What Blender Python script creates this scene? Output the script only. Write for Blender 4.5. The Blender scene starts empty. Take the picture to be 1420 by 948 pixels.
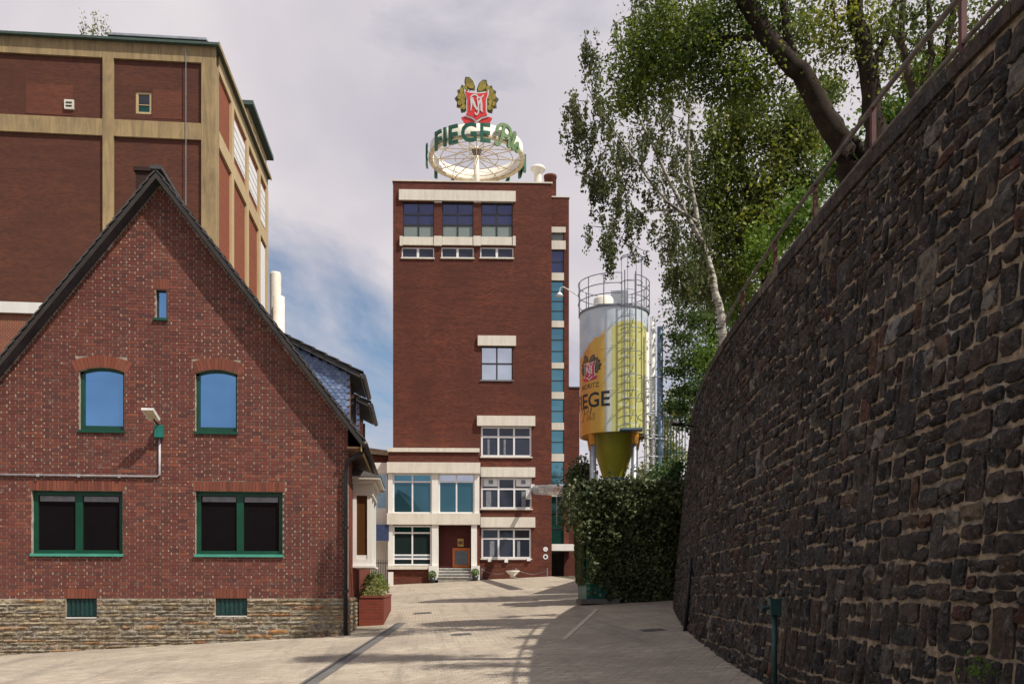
import bpy, bmesh, math, random
import numpy as np
from mathutils import Vector, Matrix
R = math.radians
rng = np.random.default_rng(7); random.seed(7)
scene = bpy.context.scene
col = scene.collection

# ------------------------------------------------------------------ camera
F, CX, HV, YAW, EYE = 1230.0, 710.0, 815.0, R(6.0), 1.6
cd = bpy.data.cameras.new('camera'); cam = bpy.data.objects.new('camera', cd); col.objects.link(cam)
cam.location = (0, 0, EYE); cam.rotation_euler = (R(90), 0, -YAW)
cd.sensor_width = 36; cd.sensor_fit = 'HORIZONTAL'; cd.lens = F/1420*36
cd.shift_y = (HV-474)/1420; cd.clip_end = 3000; cd.clip_start = 0.05
scene.camera = cam

# ------------------------------------------------------------------ light
SUN = Vector((1, -0.80, 1.8)).normalized()          # towards the sun
sl = bpy.data.lights.new('sun', 'SUN'); so = bpy.data.objects.new('sun', sl); col.objects.link(so)
sl.energy = 5.0; sl.angle = R(0.6); sl.color = (1, 0.93, 0.82)
so.rotation_euler = SUN.to_track_quat('Z', 'Y').to_euler()
scene.view_settings.view_transform = 'Standard'; scene.view_settings.look = 'None'
scene.view_settings.exposure = 0.0; scene.view_settings.gamma = 1; scene.view_settings.use_curve_mapping = False
scene.render.engine = 'CYCLES'

W = bpy.data.worlds.new('World'); scene.world = W; W.use_nodes = True
wt = W.node_tree; wt.nodes.clear(); wl = wt.links.new
def wn(t, **k):
    n = wt.nodes.new(t)
    for a, b in k.items(): setattr(n, a, b)
    return n
sky = wn('ShaderNodeTexSky', sky_type='NISHITA', sun_disc=False)
sky.sun_elevation = math.asin(SUN.z); sky.sun_rotation = math.atan2(SUN.x, SUN.y)
skb = wn('ShaderNodeBackground'); skb.inputs[1].default_value = 0.115
wl(sky.outputs[0], skb.inputs[0])
tc = wn('ShaderNodeTexCoord'); sx = wn('ShaderNodeSeparateXYZ'); wl(tc.outputs['Generated'], sx.inputs[0])
def wmath(op, a, b=None):
    n = wn('ShaderNodeMath', operation=op)
    for i, q in enumerate((a, b)):
        if q is None: continue
        if isinstance(q, (int, float)): n.inputs[i].default_value = q
        else: wl(q, n.inputs[i])
    return n.outputs[0]
zz = wmath('ADD', wmath('MAXIMUM', sx.outputs[2], 0.0), 0.22)
cmb = wn('ShaderNodeCombineXYZ'); wl(wmath('DIVIDE', sx.outputs[0], zz), cmb.inputs[0]); wl(wmath('DIVIDE', sx.outputs[1], zz), cmb.inputs[1])
cmb.inputs[2].default_value = 3.7
n1 = wn('ShaderNodeTexNoise'); n1.inputs['Scale'].default_value = 1.1; n1.inputs['Detail'].default_value = 7; n1.inputs['Roughness'].default_value = 0.55
n1.inputs['Distortion'].default_value = 0.5; wl(cmb.outputs[0], n1.inputs[0])
cr = wn('ShaderNodeValToRGB'); cr.color_ramp.elements[0].position = 0.34; cr.color_ramp.elements[1].position = 0.50
wl(n1.outputs[0], cr.inputs[0])
n2 = wn('ShaderNodeTexNoise'); n2.inputs['Scale'].default_value = 0.9; n2.inputs['Detail'].default_value = 6; n2.inputs['Distortion'].default_value = 0.8
wl(cmb.outputs[0], n2.inputs[0])
cc = wn('ShaderNodeValToRGB'); e = cc.color_ramp.elements
e[0].position = 0.32; e[0].color = (0.56, 0.53, 0.61, 1); e[1].position = 0.68; e[1].color = (0.92, 0.86, 0.87, 1)
wl(n2.outputs[0], cc.inputs[0])
clb = wn('ShaderNodeBackground'); clb.inputs[1].default_value = 0.93; wl(cc.outputs[0], clb.inputs[0])
mx = wn('ShaderNodeMixShader'); wl(cr.outputs[0], mx.inputs[0]); wl(skb.outputs[0], mx.inputs[1]); wl(clb.outputs[0], mx.inputs[2])
wo = wn('ShaderNodeOutputWorld'); wl(mx.outputs[0], wo.inputs[0])

# ------------------------------------------------------------------ pixel <-> place
fw = Vector((math.sin(YAW), math.cos(YAW), 0)); rt = Vector((math.cos(YAW), -math.sin(YAW), 0)); EY = Vector((0, 0, EYE))
def ray(u, v): return fw + rt*((u-CX)/F) + Vector((0, 0, (HV-v)/F))
def at(u, v, D): return EY + ray(u, v)*D
def proj(p):
    q = Vector(p)-EY; d = q.dot(fw)
    return CX+F*q.dot(rt)/d, HV-F*q.z/d, d
def gz(x, y):
    xx = max(-13, min(9, x)); yy = max(-8, min(63, y))
    return 0.57+0.053*xx+0.0356*(yy-21.5)
class Fr:
    """a vertical facade plane: s along it, y into it, z above base"""
    def __init__(s, ox, oy, th, z0=0): s.o = Vector((ox, oy, 0)); s.th = th; s.z0 = z0; s.t = Vector((math.cos(th), math.sin(th), 0)); s.n = Vector((-math.sin(th), math.cos(th), 0))
    def px(s, u, v, off=0):
        d = ray(u, v); k = ((s.o+s.n*off)-Vector((0, 0, 0))).dot(s.n)/d.dot(s.n)
        p = d*k; return (p-s.o).dot(s.t), EYE+p.z-s.z0
    def rect(s, u0, u1, v0, v1, off=0):
        um, vm = (u0+u1)/2, (v0+v1)/2
        a = s.px(u0, vm, off)[0]; b = s.px(u1, vm, off)[0]; zt = s.px(um, v0, off)[1]; zb = s.px(um, v1, off)[1]
        return a, b, zb, zt

# ------------------------------------------------------------------ materials
MATS = {}
def lin(c):
    return tuple(((x/255)/12.92 if x/255 <= .04045 else ((x/255+.055)/1.055)**2.4) for x in c)
class NT:
    def __init__(s, name):
        s.m = bpy.data.materials.new(name); s.m.use_nodes = True; s.t = s.m.node_tree; s.t.nodes.clear()
        s.b = s.n('ShaderNodeBsdfPrincipled'); s.o = s.n('ShaderNodeOutputMaterial'); s.l(s.b.outputs[0], s.o.inputs[0]); s._tc = None
        MATS[name] = s.m
    def n(s, t, **k):
        n = s.t.nodes.new(t)
        for a, b in k.items(): setattr(n, a, b)
        return n
    def l(s, a, b): s.t.links.new(a, b)
    def co(s):
        if not s._tc: s._tc = s.n('ShaderNodeTexCoord')
        return s._tc.outputs['Object']
    def put(s, sock, v):
        if isinstance(v, bpy.types.NodeSocket): s.l(v, sock)
        elif isinstance(v, tuple) and len(v) == 3 and sock.type == 'RGBA': sock.default_value = (*v, 1)
        else: sock.default_value = v
    def math(s, op, a, b=0.0, c=None):
        n = s.n('ShaderNodeMath', operation=op); s.put(n.inputs[0], a); s.put(n.inputs[1], b)
        if c is not None: s.put(n.inputs[2], c)
        return n.outputs[0]
    def noise(s, scale, detail=4, rough=.55, vec=None, dist=0):
        n = s.n('ShaderNodeTexNoise'); n.inputs['Scale'].default_value = scale; n.inputs['Detail'].default_value = detail
        n.inputs['Roughness'].default_value = rough; n.inputs['Distortion'].default_value = dist
        s.l(vec if vec is not None else s.co(), n.inputs[0]); return n.outputs[0]
    def ramp(s, fac, stops, interp='LINEAR'):
        n = s.n('ShaderNodeValToRGB'); n.color_ramp.interpolation = interp; els = n.color_ramp.elements
        while len(els) < len(stops): els.new(0.5)
        for e_, (p, c) in zip(els, stops):
            e_.position = p; e_.color = (*c, 1) if len(c) == 3 else c
        s.put(n.inputs[0], fac); return n.outputs[0]
    def mix(s, fac, a, b, mode='MIX'):
        n = s.n('ShaderNodeMix', data_type='RGBA', blend_type=mode); s.put(n.inputs[0], fac); s.put(n.inputs[6], a); s.put(n.inputs[7], b); return n.outputs[2]
    def bump(s, h, strength=.4, dist=.02):
        n = s.n('ShaderNodeBump'); n.inputs['Strength'].default_value = strength; n.inputs['Distance'].default_value = dist
        s.put(n.inputs['Height'], h); s.l(n.outputs[0], s.b.inputs['Normal']); return n
    def rnd(s):
        a = s.n('ShaderNodeAttribute', attribute_name='rnd'); o = s.n('ShaderNodeObjectInfo')
        return s.math('FRACT', s.math('ADD', a.outputs['Fac'], o.outputs['Random']))
    def fin(s, colr, rough=.7, metal=0, spec=.5):
        s.put(s.b.inputs['Base Color'], colr); s.put(s.b.inputs['Roughness'], rough); s.put(s.b.inputs['Metallic'], metal)
        s.b.inputs['Specular IOR Level'].default_value = spec; return s.m
def plain(name, c, rough=.6, metal=0, var=.25, scale=6, spec=.5, bump=.15):
    m = NT(name); n = m.noise(scale, 6, .6)
    lo = tuple(x*(1-var) for x in c); hi = tuple(min(1, x*(1+var)) for x in c)
    m.bump(m.noise(scale*9, 3), bump, .01)
    return m.fin(m.ramp(n, [(.3, lo), (.7, hi)]), rough, metal, spec)
def weathered(name, c, dirt, rough=.75, amt=.6):
    """pale painted concrete with rain streaks and grime"""
    m = NT(name); mp = m.n('ShaderNodeMapping'); mp.inputs['Scale'].default_value = (3.2, 3.2, .35); m.l(m.co(), mp.inputs[0])
    st = m.noise(.8, 7, .7, mp.outputs[0], 1.0); bl = m.noise(1.1, 5, .6)
    f = m.math('MULTIPLY', m.ramp(st, [(.42, (0,)*3), (.75, (1,)*3)]), amt); f2 = m.math('MULTIPLY', m.ramp(bl, [(.45, (0,)*3), (.8, (1,)*3)]), amt*.6)
    c1 = m.mix(f, c, dirt); c2 = m.mix(f2, c1, dirt); m.bump(m.noise(25, 4), .2, .01)
    return m.fin(c2, rough)
def glass(name, c, metal=0.0, rough=.02, spec=.6, wob=.0):
    m = NT(name); n = m.noise(.8, 2); 
    if wob: m.bump(m.noise(1.3, 2), wob, .02)
    return m.fin(m.ramp(n, [(.3, tuple(x*.85 for x in c)), (.7, c)]), rough, metal, spec)
def brickwall(name, base, alt, dark, mortar, rowh=.077, bw=.25, bump=.3, patches=None):
    m = NT(name); s = m.n('ShaderNodeSeparateXYZ'); m.l(m.co(), s.inputs[0]); cb = m.n('ShaderNodeCombineXYZ')
    m.l(m.math('ADD', s.outputs[0], s.outputs[1]), cb.inputs[0]); m.l(s.outputs[2], cb.inputs[1])
    b = m.n('ShaderNodeTexBrick'); m.l(cb.outputs[0], b.inputs[0]); b.inputs['Scale'].default_value = 1
    b.inputs['Brick Width'].default_value = bw; b.inputs['Row Height'].default_value = rowh; b.inputs['Mortar Size'].default_value = .006
    b.inputs['Mortar Smooth'].default_value = .3; b.inputs['Bias'].default_value = -.1
    big = m.noise(.35, 6, .6); mp = m.n('ShaderNodeMapping'); mp.inputs['Scale'].default_value = (.35, .35, 3.0); m.l(m.co(), mp.inputs[0])
    bands = m.noise(1.0, 5, .6, mp.outputs[0])
    m.put(b.inputs['Color1'], m.mix(m.ramp(big, [(.35, (0,)*3), (.65, (1,)*3)]), base, alt)); m.put(b.inputs['Color2'], m.mix(bands, base, dark)); m.put(b.inputs['Mortar'], mortar)
    c2 = m.mix(m.math('MULTIPLY', m.ramp(bands, [(.4, (0,)*3), (.75, (1,)*3)]), .45), b.outputs[0], dark)
    sp = m.noise(9, 3, .7); c3 = m.mix(m.ramp(sp, [(.35, (.25,)*3), (.65, (0,)*3)]), c2, dark)
    m.bump(m.math('SUBTRACT', m.noise(30, 2), b.outputs['Fac']), bump, .012)
    return m.fin(c3, .85, 0, .25)

M = MATS
brickwall('tower_brick', (.115, .034, .022), (.205, .058, .032), (.058, .020, .016), (.11, .06, .045), bw=.25)
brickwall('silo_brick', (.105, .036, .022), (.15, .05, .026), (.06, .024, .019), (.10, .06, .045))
brickwall('dark_brick', (.05, .022, .018), (.065, .026, .02), (.03, .016, .014), (.06, .045, .04))
brickwall('planter_brick', (.22, .042, .026), (.26, .06, .03), (.13, .03, .022), (.16, .09, .07), bump=.6)
brickwall('lattice_brick', (.24, .07, .035), (.28, .09, .045), (.17, .06, .04), (.42, .33, .24), rowh=.075, bw=.13)
def mk_brick():
    m = NT('house_brick'); r = m.rnd()
    c = m.ramp(r, [(0, (.12, .042, .034)), (.25, (.20, .062, .044)), (.5, (.14, .040, .034)), (.72, (.26, .082, .05)), (.88, (.085, .038, .036)), (1, (.19, .07, .052))])
    g = m.n('ShaderNodeNewGeometry'); n = m.noise(.55, 5, .6, g.outputs['Position']); c = m.mix(m.ramp(n, [(.4, (.5,)*3), (.68, (0,)*3)]), c, (.11, .036, .03))
    lime = m.noise(7, 5, .7, g.outputs['Position']); c = m.mix(m.ramp(lime, [(.60, (0,)*3), (.75, (.5,)*3)]), c, (.36, .31, .27))
    m.bump(m.noise(45, 4, .6, g.outputs['Position']), .5, .006); m.fin(c, .8, 0, .3)
mk_brick()
def mk_soldier():
    m = NT('soldier_brick'); r = m.rnd(); c = m.ramp(r, [(0, (.18, .055, .036)), (.5, (.24, .075, .045)), (1, (.14, .045, .033))])
    g = m.n('ShaderNodeNewGeometry'); m.bump(m.noise(45, 4, .6, g.outputs['Position']), .5, .006); m.fin(c, .8, 0, .3)
mk_soldier()
def mk_mortar():
    m = NT('pale_mortar'); n = m.noise(5, 6, .7); n2_ = m.noise(.8, 4)
    c = m.ramp(n, [(.3, (.20, .16, .125)), (.5, (.36, .31, .25)), (.68, (.60, .55, .47))]); c = m.mix(m.ramp(n2_, [(.35, (.5,)*3), (.6, (0,)*3)]), c, (.24, .18, .14)); m.bump(m.noise(60, 3), .4, .01); m.fin(c, .95, 0, .2)
mk_mortar()
plain('lime', (.33, .275, .215), .95, 0, .35, 3, .2, .3)
def mk_stone(name, stops, bscale, lich, bstr=.9, spec=.25, bd=.05, con=0):
    m = NT(name); r = m.rnd(); g = m.n('ShaderNodeNewGeometry'); P = g.outputs['Position']
    c = m.ramp(r, stops); n = m.noise(bscale, 8, .68, P); c = m.mix(m.ramp(n, [(.36, (.9,)*3), (.56, (0,)*3)]), c, tuple(x*.28 for x in stops[0][1])); nf = m.noise(bscale*5, 6, .75, P); c = m.mix(m.ramp(nf, [(.54, (0,)*3), (.70, (.55,)*3)]), c, tuple(min(1, x*2.6) for x in stops[0][1]))
    n3 = m.noise(bscale*.45, 6, .7, P, .6); c = m.mix(m.ramp(n3, [(.60, (0,)*3), (.74, (.8,)*3)]), c, lich)
    if con:
        q = m.noise(13, 8, .8, P, .8); c = m.mix(m.ramp(q, [(.54, (0,)*3), (.64, (con,)*3)]), c, (.36, .33, .29)); q2 = m.noise(9, 7, .75, P, 1.2); c = m.mix(m.ramp(q2, [(.36, (.8,)*3), (.45, (0,)*3)]), c, (.022, .021, .022))  # pale and dark mottling: relief light and shade put into the stone colour
        q3 = m.noise(2.2, 5, .7, P); c = m.mix(m.ramp(q3, [(.55, (0,)*3), (.7, (.6,)*3)]), c, (.17, .115, .07))
    st = m.n('ShaderNodeMapping'); st.inputs['Scale'].default_value = (1.8, 1.8, .3); m.l(P, st.inputs[0]); n4 = m.noise(1.5, 5, .7, st.outputs[0])
    c = m.mix(m.ramp(n4, [(.62, (0,)*3), (.78, (.6,)*3)]), c, lich)
    m.bump(m.math('ADD', m.noise(bscale*2.2, 9, .7, P), m.math('MULTIPLY', n, 1.5)), bstr, bd); m.fin(c, .82, 0, spec)
mk_stone('wall_stone', [(0, (.050, .047, .047)), (.16, (.115, .092, .075)), (.30, (.036, .035, .039)), (.44, (.17, .145, .12)), (.56, (.062, .050, .050)), (.70, (.13, .085, .062)), (.80, (.042, .041, .046)), (.92, (.088, .08, .078)), (.945, (.17, .05, .03)), (.965, (.26, .20, .13)), (1, (.38, .36, .34))], 8, (.36, .34, .315), 1.0, .3, .12, .62)
mk_stone('plinth_stone', [(0, (.22, .17, .11)), (.2, (.36, .30, .20)), (.42, (.27, .25, .20)), (.6, (.42, .34, .21)), (.78, (.32, .30, .26)), (.9, (.42, .21, .08)), (1, (.48, .44, .34))], 9, (.44, .42, .35), .7)
def mk_wallmortar():
    m = NT('wall_mortar'); n = m.noise(1.3, 8, .7); n2_ = m.noise(8, 6, .7)
    c = m.ramp(n, [(.32, (.14, .12, .10)), (.42, (.30, .24, .17)), (.52, (.36, .27, .175)), (.60, (.33, .29, .245)), (.72, (.50, .47, .43))]); c = m.mix(m.ramp(n2_, [(.40, (.85,)*3), (.60, (.05,)*3)]), c, (.085, .07, .058))
    m.bump(n2_, .8, .03); m.fin(c, .95, 0, .2)
mk_wallmortar()
def mk_paver():
    m = NT('paver'); r = m.rnd(); g = m.n('ShaderNodeNewGeometry'); P = g.outputs['Position']
    c = m.ramp(r, [(0, (.36, .305, .24)), (.35, (.45, .385, .305)), (.7, (.39, .34, .275)), (1, (.52, .45, .36))])
    n = m.noise(.45, 7, .65, P); c = m.mix(m.ramp(n, [(.38, (.55,)*3), (.62, (0,)*3)]), c, (.22, .185, .15)); n2_ = m.noise(5, 6, .7, P); c = m.mix(m.ramp(n2_, [(.56, (0,)*3), (.72, (.6,)*3)]), c, (.15, .13, .11)); ms_ = m.n('ShaderNodeMapping'); ms_.inputs['Scale'].default_value = (1.5, .10, 1); m.l(P, ms_.inputs[0]); n5 = m.noise(1.0, 6, .7, ms_.outputs[0]); c = m.mix(m.ramp(n5, [(.52, (0,)*3), (.66, (.5,)*3)]), c, (.17, .15, .13))
    m.bump(m.noise(40, 4, .6, P), .3, .006); m.fin(c, .8, 0, .3)
mk_paver()
def mk_court():
    m = NT('courtyard_paving'); b = m.n('ShaderNodeTexBrick'); mp = m.n('ShaderNodeMapping'); m.l(m.co(), mp.inputs[0]); m.l(mp.outputs[0], b.inputs[0])
    b.inputs['Scale'].default_value = 1; b.inputs['Brick Width'].default_value = .2; b.inputs['Row Height'].default_value = .1; b.inputs['Mortar Size'].default_value = .006
    m.put(b.inputs['Color1'], (.37, .315, .245)); m.put(b.inputs['Color2'], (.51, .44, .345)); m.put(b.inputs['Mortar'], (.15, .125, .10))
    n = m.noise(.35, 8, .65); c = m.mix(m.ramp(n, [(.38, (.5,)*3), (.62, (0,)*3)]), b.outputs[0], (.22, .185, .15))
    n2_ = m.noise(1.7, 6, .7, None, .5); c = m.mix(m.ramp(n2_, [(.55, (0,)*3), (.70, (.55,)*3)]), c, (.15, .13, .11)); ms_ = m.n('ShaderNodeMapping'); ms_.inputs['Scale'].default_value = (1.5, .10, 1); m.l(m.co(), ms_.inputs[0]); n5 = m.noise(1.0, 6, .7, ms_.outputs[0]); c = m.mix(m.ramp(n5, [(.52, (0,)*3), (.66, (.5,)*3)]), c, (.17, .15, .13))
    m.bump(m.math('SUBTRACT', m.noise(30, 3), b.outputs['Fac']), .35, .01); m.fin(c, .85, 0, .3)
mk_court()
plain('soil', (.07, .055, .035), .95, 0, .5, 2); plain('joint_sand', (.17, .14, .105), .95, 0, .3, 9)
plain('strip_stone', (.12, .115, .11), .7, 0, .3, 5); plain('pale_strip', (.50, .43, .34), .8, 0, .25, 4)
weathered('white_concrete', (.72, .69, .60), (.40, .35, .26), amt=.42); weathered('white_paint', (.80, .79, .75), (.5, .47, .4), amt=.35)
weathered('tan_concrete', (.37, .27, .13), (.15, .105, .06), amt=.95); weathered('pale_tan', (.52, .40, .22), (.3, .22, .12), amt=.5)
plain('white_frame', (.78, .78, .78), .4, 0, .06, 3); plain('black_frame', (.02, .022, .026), .4); plain('green_frame', (.005, .062, .036), .35, 0, .15, 3)
plain('green_sill', (.07, .33, .25), .4, 0, .15, 3); plain('dark_green', (.008, .045, .042), .5); plain('teal', (.01, .16, .13), .45, 0, .2)
plain('black_iron', (.014, .014, .016), .5); plain('gutter_metal', (.05, .042, .036), .5, .3); plain('brown_wood', (.14, .075, .035), .6, 0, .4, 4); plain('ochre_wood', (.42, .28, .08), .6, 0, .25, 4)
plain('verge_board', (.028, .022, .019), .7, 0, .4, 4); plain('slate', (.045, .05, .062), .5, 0, .45, 3); plain('verge_tile', (.06, .056, .055), .7, 0, .5, 3)
plain('galvanised', (.36, .38, .41), .45, .6, .2, 4); plain('grey_steel', (.20, .215, .25), .5, .3, .2); plain('blue_steel', (.16, .22, .30), .45, .4, .2)
plain('duct', (.55, .56, .58), .3, .8, .12, 3); plain('rust_red', (.075, .016, .014), .7, 0, .5, 12); plain('old_steel', (.14, .12, .11), .6, .3, .5, 8)
plain('roof_black', (.015, .016, .018), .5); plain('roof_green', (.05, .085, .07), .6); plain('interior', (.015, .015, .016), .9); plain('deep_red', (.075, .012, .009), .8, 0, .25)
plain('orange_wood', (.50, .13, .02), .5, 0, .2); plain('notice', (.10, .12, .14), .5, 0, .8, 14); plain('blue_panel', (.03, .05, .12), .5); plain('step_stone', (.27, .26, .23), .8, 0, .3)
plain('sign_green', (.006, .10, .058), .35, 0, .3, 2); plain('sign_pale', (.13, .22, .09), .4, 0, .3, 2); plain('sign_red', (.60, .028, .03), .4, 0, .15, 2); plain('sign_silver', (.62, .63, .60), .35, .3, .1)
plain('hop_gold', (.26, .20, .02), .5, 0, .45, 2.5); plain('hop_edge', (.055, .065, .02), .6); plain('cream', (.78, .74, .64), .6, 0, .12, 2); plain('ring_tan', (.46, .37, .24), .6, 0, .3, 4)
plain('ink', (.012, .013, .02), .4); plain('print_red', (.58, .03, .09), .4); plain('print_gold', (.17, .105, .045), .45); plain('cone_paint', (.30, .25, .015), .35, 0, .15, 2)
plain('orange_paint', (.62, .26, .02), .4, 0, .12); plain('curtain', (.20, .21, .24), .8); plain('light_grey', (.62, .62, .60), .6); plain('terracotta', (.25, .10, .05), .8); plain('conduit', (.42, .42, .44), .5, .2); plain('lamp_glass', (.55, .45, .28), .2, 0, .3, 20)
plain('bark', (.030, .022, .016), .95, 0, .55, 6, .2, .9); plain('branch', (.055, .043, .03), .95, 0, .4, 6, .2, .6)
def mk_birch():
    m = NT('birch_bark'); mp = m.n('ShaderNodeMapping'); mp.inputs['Scale'].default_value = (3, 3, 14); m.l(m.co(), mp.inputs[0]); n = m.noise(1.1, 5, .6, mp.outputs[0])
    m.fin(m.ramp(n, [(.40, (.05, .045, .04)), (.5, (.42, .39, .34)), (.7, (.55, .52, .46))]), .8)
mk_birch()
glass('glass_dark', (.008, .008, .010), 0, .02, 1.0); glass('glass_brown', (.10, .045, .015)); glass('glass_sky', (.16, .36, .66), .92, .03); glass('glass_deep', (.075, .085, .17), .75, .04, wob=.04)  # glass_sky: blue of the reflected sky put into the pane colour
glass('glass_teal', (.13, .32, .40), .85, .05, wob=.05); glass('glass_pale', (.62, .70, .80), .9, .05, wob=.04); glass('glass_office', (.04, .05, .075), .35, .04, wob=.03)
glass('glass_entry', (.06, .17, .22), .7, .03, wob=.05); glass('glass_green', (.02, .09, .075), .6, .05); glass('blind', (.21, .26, .25), 0, .4); glass('glass_shop', (.02, .035, .035), .15, .03)
glass('glass_bridge', (.33, .50, .60), .5, .15)
def leafmat(name, stops, trans=.45):
    m = NT(name); r = m.rnd(); g = m.n('ShaderNodeNewGeometry'); n = m.noise(.9, 3, .5, g.outputs['Position']); a = m.math('ADD', m.math('MULTIPLY', r, .45), m.math('MULTIPLY', m.math('SUBTRACT', n, .2), .95))
    c = m.ramp(a, stops); m.fin(c, .55, 0, .35)
    tr = m.n('ShaderNodeBsdfTranslucent'); m.l(c, tr.inputs[0]); ms = m.n('ShaderNodeMixShader'); ms.inputs[0].default_value = trans
    m.l(m.b.outputs[0], ms.inputs[1]); m.l(tr.outputs[0], ms.inputs[2]); m.l(ms.outputs[0], m.o.inputs[0])
leafmat('leaf_birch', [(0.1, (0.0805, 0.0978, 0.0403)), (0.5, (0.115, 0.138, 0.0517)), (0.9, (0.184, 0.1955, 0.0805))])
leafmat('leaf_dark', [(0.1, (0.0327, 0.0514, 0.0131)), (0.5, (0.0867, 0.1373, 0.0231)), (0.9, (0.3282, 0.3901, 0.034))])
leafmat('leaf_mid', [(0.1, (0.0392, 0.0609, 0.0174)), (0.5, (0.1109, 0.154, 0.0271)), (0.9, (0.3661, 0.3719, 0.0435))])
leafmat('leaf_pine', [(0.1, (0.027, 0.054, 0.0198)), (0.5, (0.0701, 0.1275, 0.0382)), (0.9, (0.198, 0.27, 0.0525))])
leafmat('leaf_bright', [(.1, (.06, .12, .02)), (.5, (.11, .20, .025)), (.9, (.20, .29, .035))], .4)
leafmat('leaf_ivy', [(0.1, (0.042, 0.06, 0.0264)), (0.5, (0.084, 0.108, 0.042)), (0.9, (0.204, 0.228, 0.102))], .2)
leafmat('leaf_yellow', [(.1, (.10, .13, .03)), (.5, (.22, .24, .06)), (.9, (.45, .45, .25))])

# ------------------------------------------------------------------ builders
def tag(o, label=None, cat=None, group=None, kind=None):
    if label: o['label'] = label
    if cat: o['category'] = cat
    if group: o['group'] = group
    if kind: o['kind'] = kind
    return o
def empty(name, loc=(0, 0, 0), rz=0, label=None, cat=None, group=None):
    o = bpy.data.objects.new(name, None); col.objects.link(o); o.location = loc; o.rotation_euler = (0, 0, rz); o.empty_display_size = .2
    return tag(o, label, cat, group)
def link(name, me, mat, parent=None):
    o = bpy.data.objects.new(name, me); col.objects.link(o)
    if mat and not me.materials: me.materials.append(M[mat])
    if parent: o.parent = parent
    return o
class MB:
    def __init__(s): s.v = []; s.f = []; s.r = []; s.cur = 0.0
    def add(s, vs, fs):
        k = len(s.v); s.v += [tuple(p) for p in vs]; s.f += [tuple(i+k for i in f) for f in fs]; s.r += [s.cur]*len(vs); return s
    def box(s, x0, x1, y0, y1, z0, z1):
        return s.add([(x0, y0, z0), (x1, y0, z0), (x1, y1, z0), (x0, y1, z0), (x0, y0, z1), (x1, y0, z1), (x1, y1, z1), (x0, y1, z1)],
                     [(0, 3, 2, 1), (4, 5, 6, 7), (0, 1, 5, 4), (1, 2, 6, 5), (2, 3, 7, 6), (3, 0, 4, 7)])
    def prism(s, poly, y0, y1):           # poly in x,z (counter-clockwise seen from -y)
        n = len(poly); vs = [(x, y0, z) for x, z in poly]+[(x, y1, z) for x, z in poly]
        return s.add(vs, [tuple(range(n)), tuple(range(2*n-1, n-1, -1))]+[(i, i+n, (i+1) % n+n, (i+1) % n) for i in range(n)])
    def prismz(s, poly, z0, z1):          # poly in x,y
        n = len(poly); vs = [(x, y, z0) for x, y in poly]+[(x, y, z1) for x, y in poly]
        return s.add(vs, [tuple(range(n-1, -1, -1)), tuple(range(n, 2*n))]+[(i, (i+1) % n, (i+1) % n+n, i+n) for i in range(n)])
    def tube(s, pts, r, n=8, cap=True):
        pts = [Vector(p) for p in pts]; rs = r if isinstance(r, (list, tuple)) else [r]*len(pts); k = len(s.v); vs = []; fs = []
        for i, p in enumerate(pts):
            t = (pts[min(i+1, len(pts)-1)]-pts[max(i-1, 0)]).normalized(); a = t.orthogonal().normalized() if abs(t.z) < .95 else Vector((1, 0, 0))
            if abs(t.z) < .95: a = t.cross(Vector((0, 0, 1))).normalized()
            else: a = (a-t*a.dot(t)).normalized()
            b = t.cross(a)
            for j in range(n): q = 2*math.pi*j/n; vs.append(p+(a*math.cos(q)+b*math.sin(q))*rs[i])
        for i in range(len(pts)-1):
            for j in range(n): fs.append((i*n+j, i*n+(j+1) % n, (i+1)*n+(j+1) % n, (i+1)*n+j))
        if cap: fs += [tuple(range(n-1, -1, -1)), tuple(range((len(pts)-1)*n, len(pts)*n))]
        return s.add(vs, fs)
    def lathe(s, prof, n=32, c=(0, 0), a0=0, a1=2*math.pi):    # prof of (r,z), about z
        full = abs(a1-a0-2*math.pi) < 1e-6; m = n if full else n+1; vs = []; fs = []
        for r, z in prof:
            for j in range(m): q = a0+(a1-a0)*j/n; vs.append((c[0]+r*math.cos(q), c[1]+r*math.sin(q), z))
        for i in range(len(prof)-1):
            for j in range(n): fs.append((i*m+j, i*m+(j+1) % m, (i+1)*m+(j+1) % m, (i+1)*m+j))
        return s.add(vs, fs)
    def mesh(s, name, smooth=False):
        me = bpy.data.meshes.new(name); me.from_pydata(s.v, [], s.f)
        if any(s.r): a = me.attributes.new('rnd', 'FLOAT', 'POINT'); a.data.foreach_set('value', s.r)
        if smooth: me.polygons.foreach_set('use_smooth', [True]*len(me.polygons))
        me.update(); return me
    def build(s, name, mat, parent=None, smooth=False, kind=None, label=None):
        o = link(name, s.mesh(name, smooth), mat, parent); return tag(o, label, None, None, kind)
def bx(name, mat, parent, *a): return MB().box(*a).build(name, mat, parent)
def quads(name, V, mat, parent=None, rnd=None, tri=4):
    n = len(V)//tri; me = bpy.data.meshes.new(name); me.vertices.add(len(V)); me.vertices.foreach_set('co', np.asarray(V, dtype=np.float32).ravel())
    me.loops.add(len(V)); me.loops.foreach_set('vertex_index', np.arange(len(V), dtype=np.int32)); me.polygons.add(n)
    me.polygons.foreach_set('loop_start', np.arange(n, dtype=np.int32)*tri)
    if rnd is not None: a = me.attributes.new('rnd', 'FLOAT', 'POINT'); a.data.foreach_set('value', np.repeat(rnd, tri).astype(np.float32))
    me.update(calc_edges=True); me.validate(); return link(name, me, mat, parent)
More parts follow.
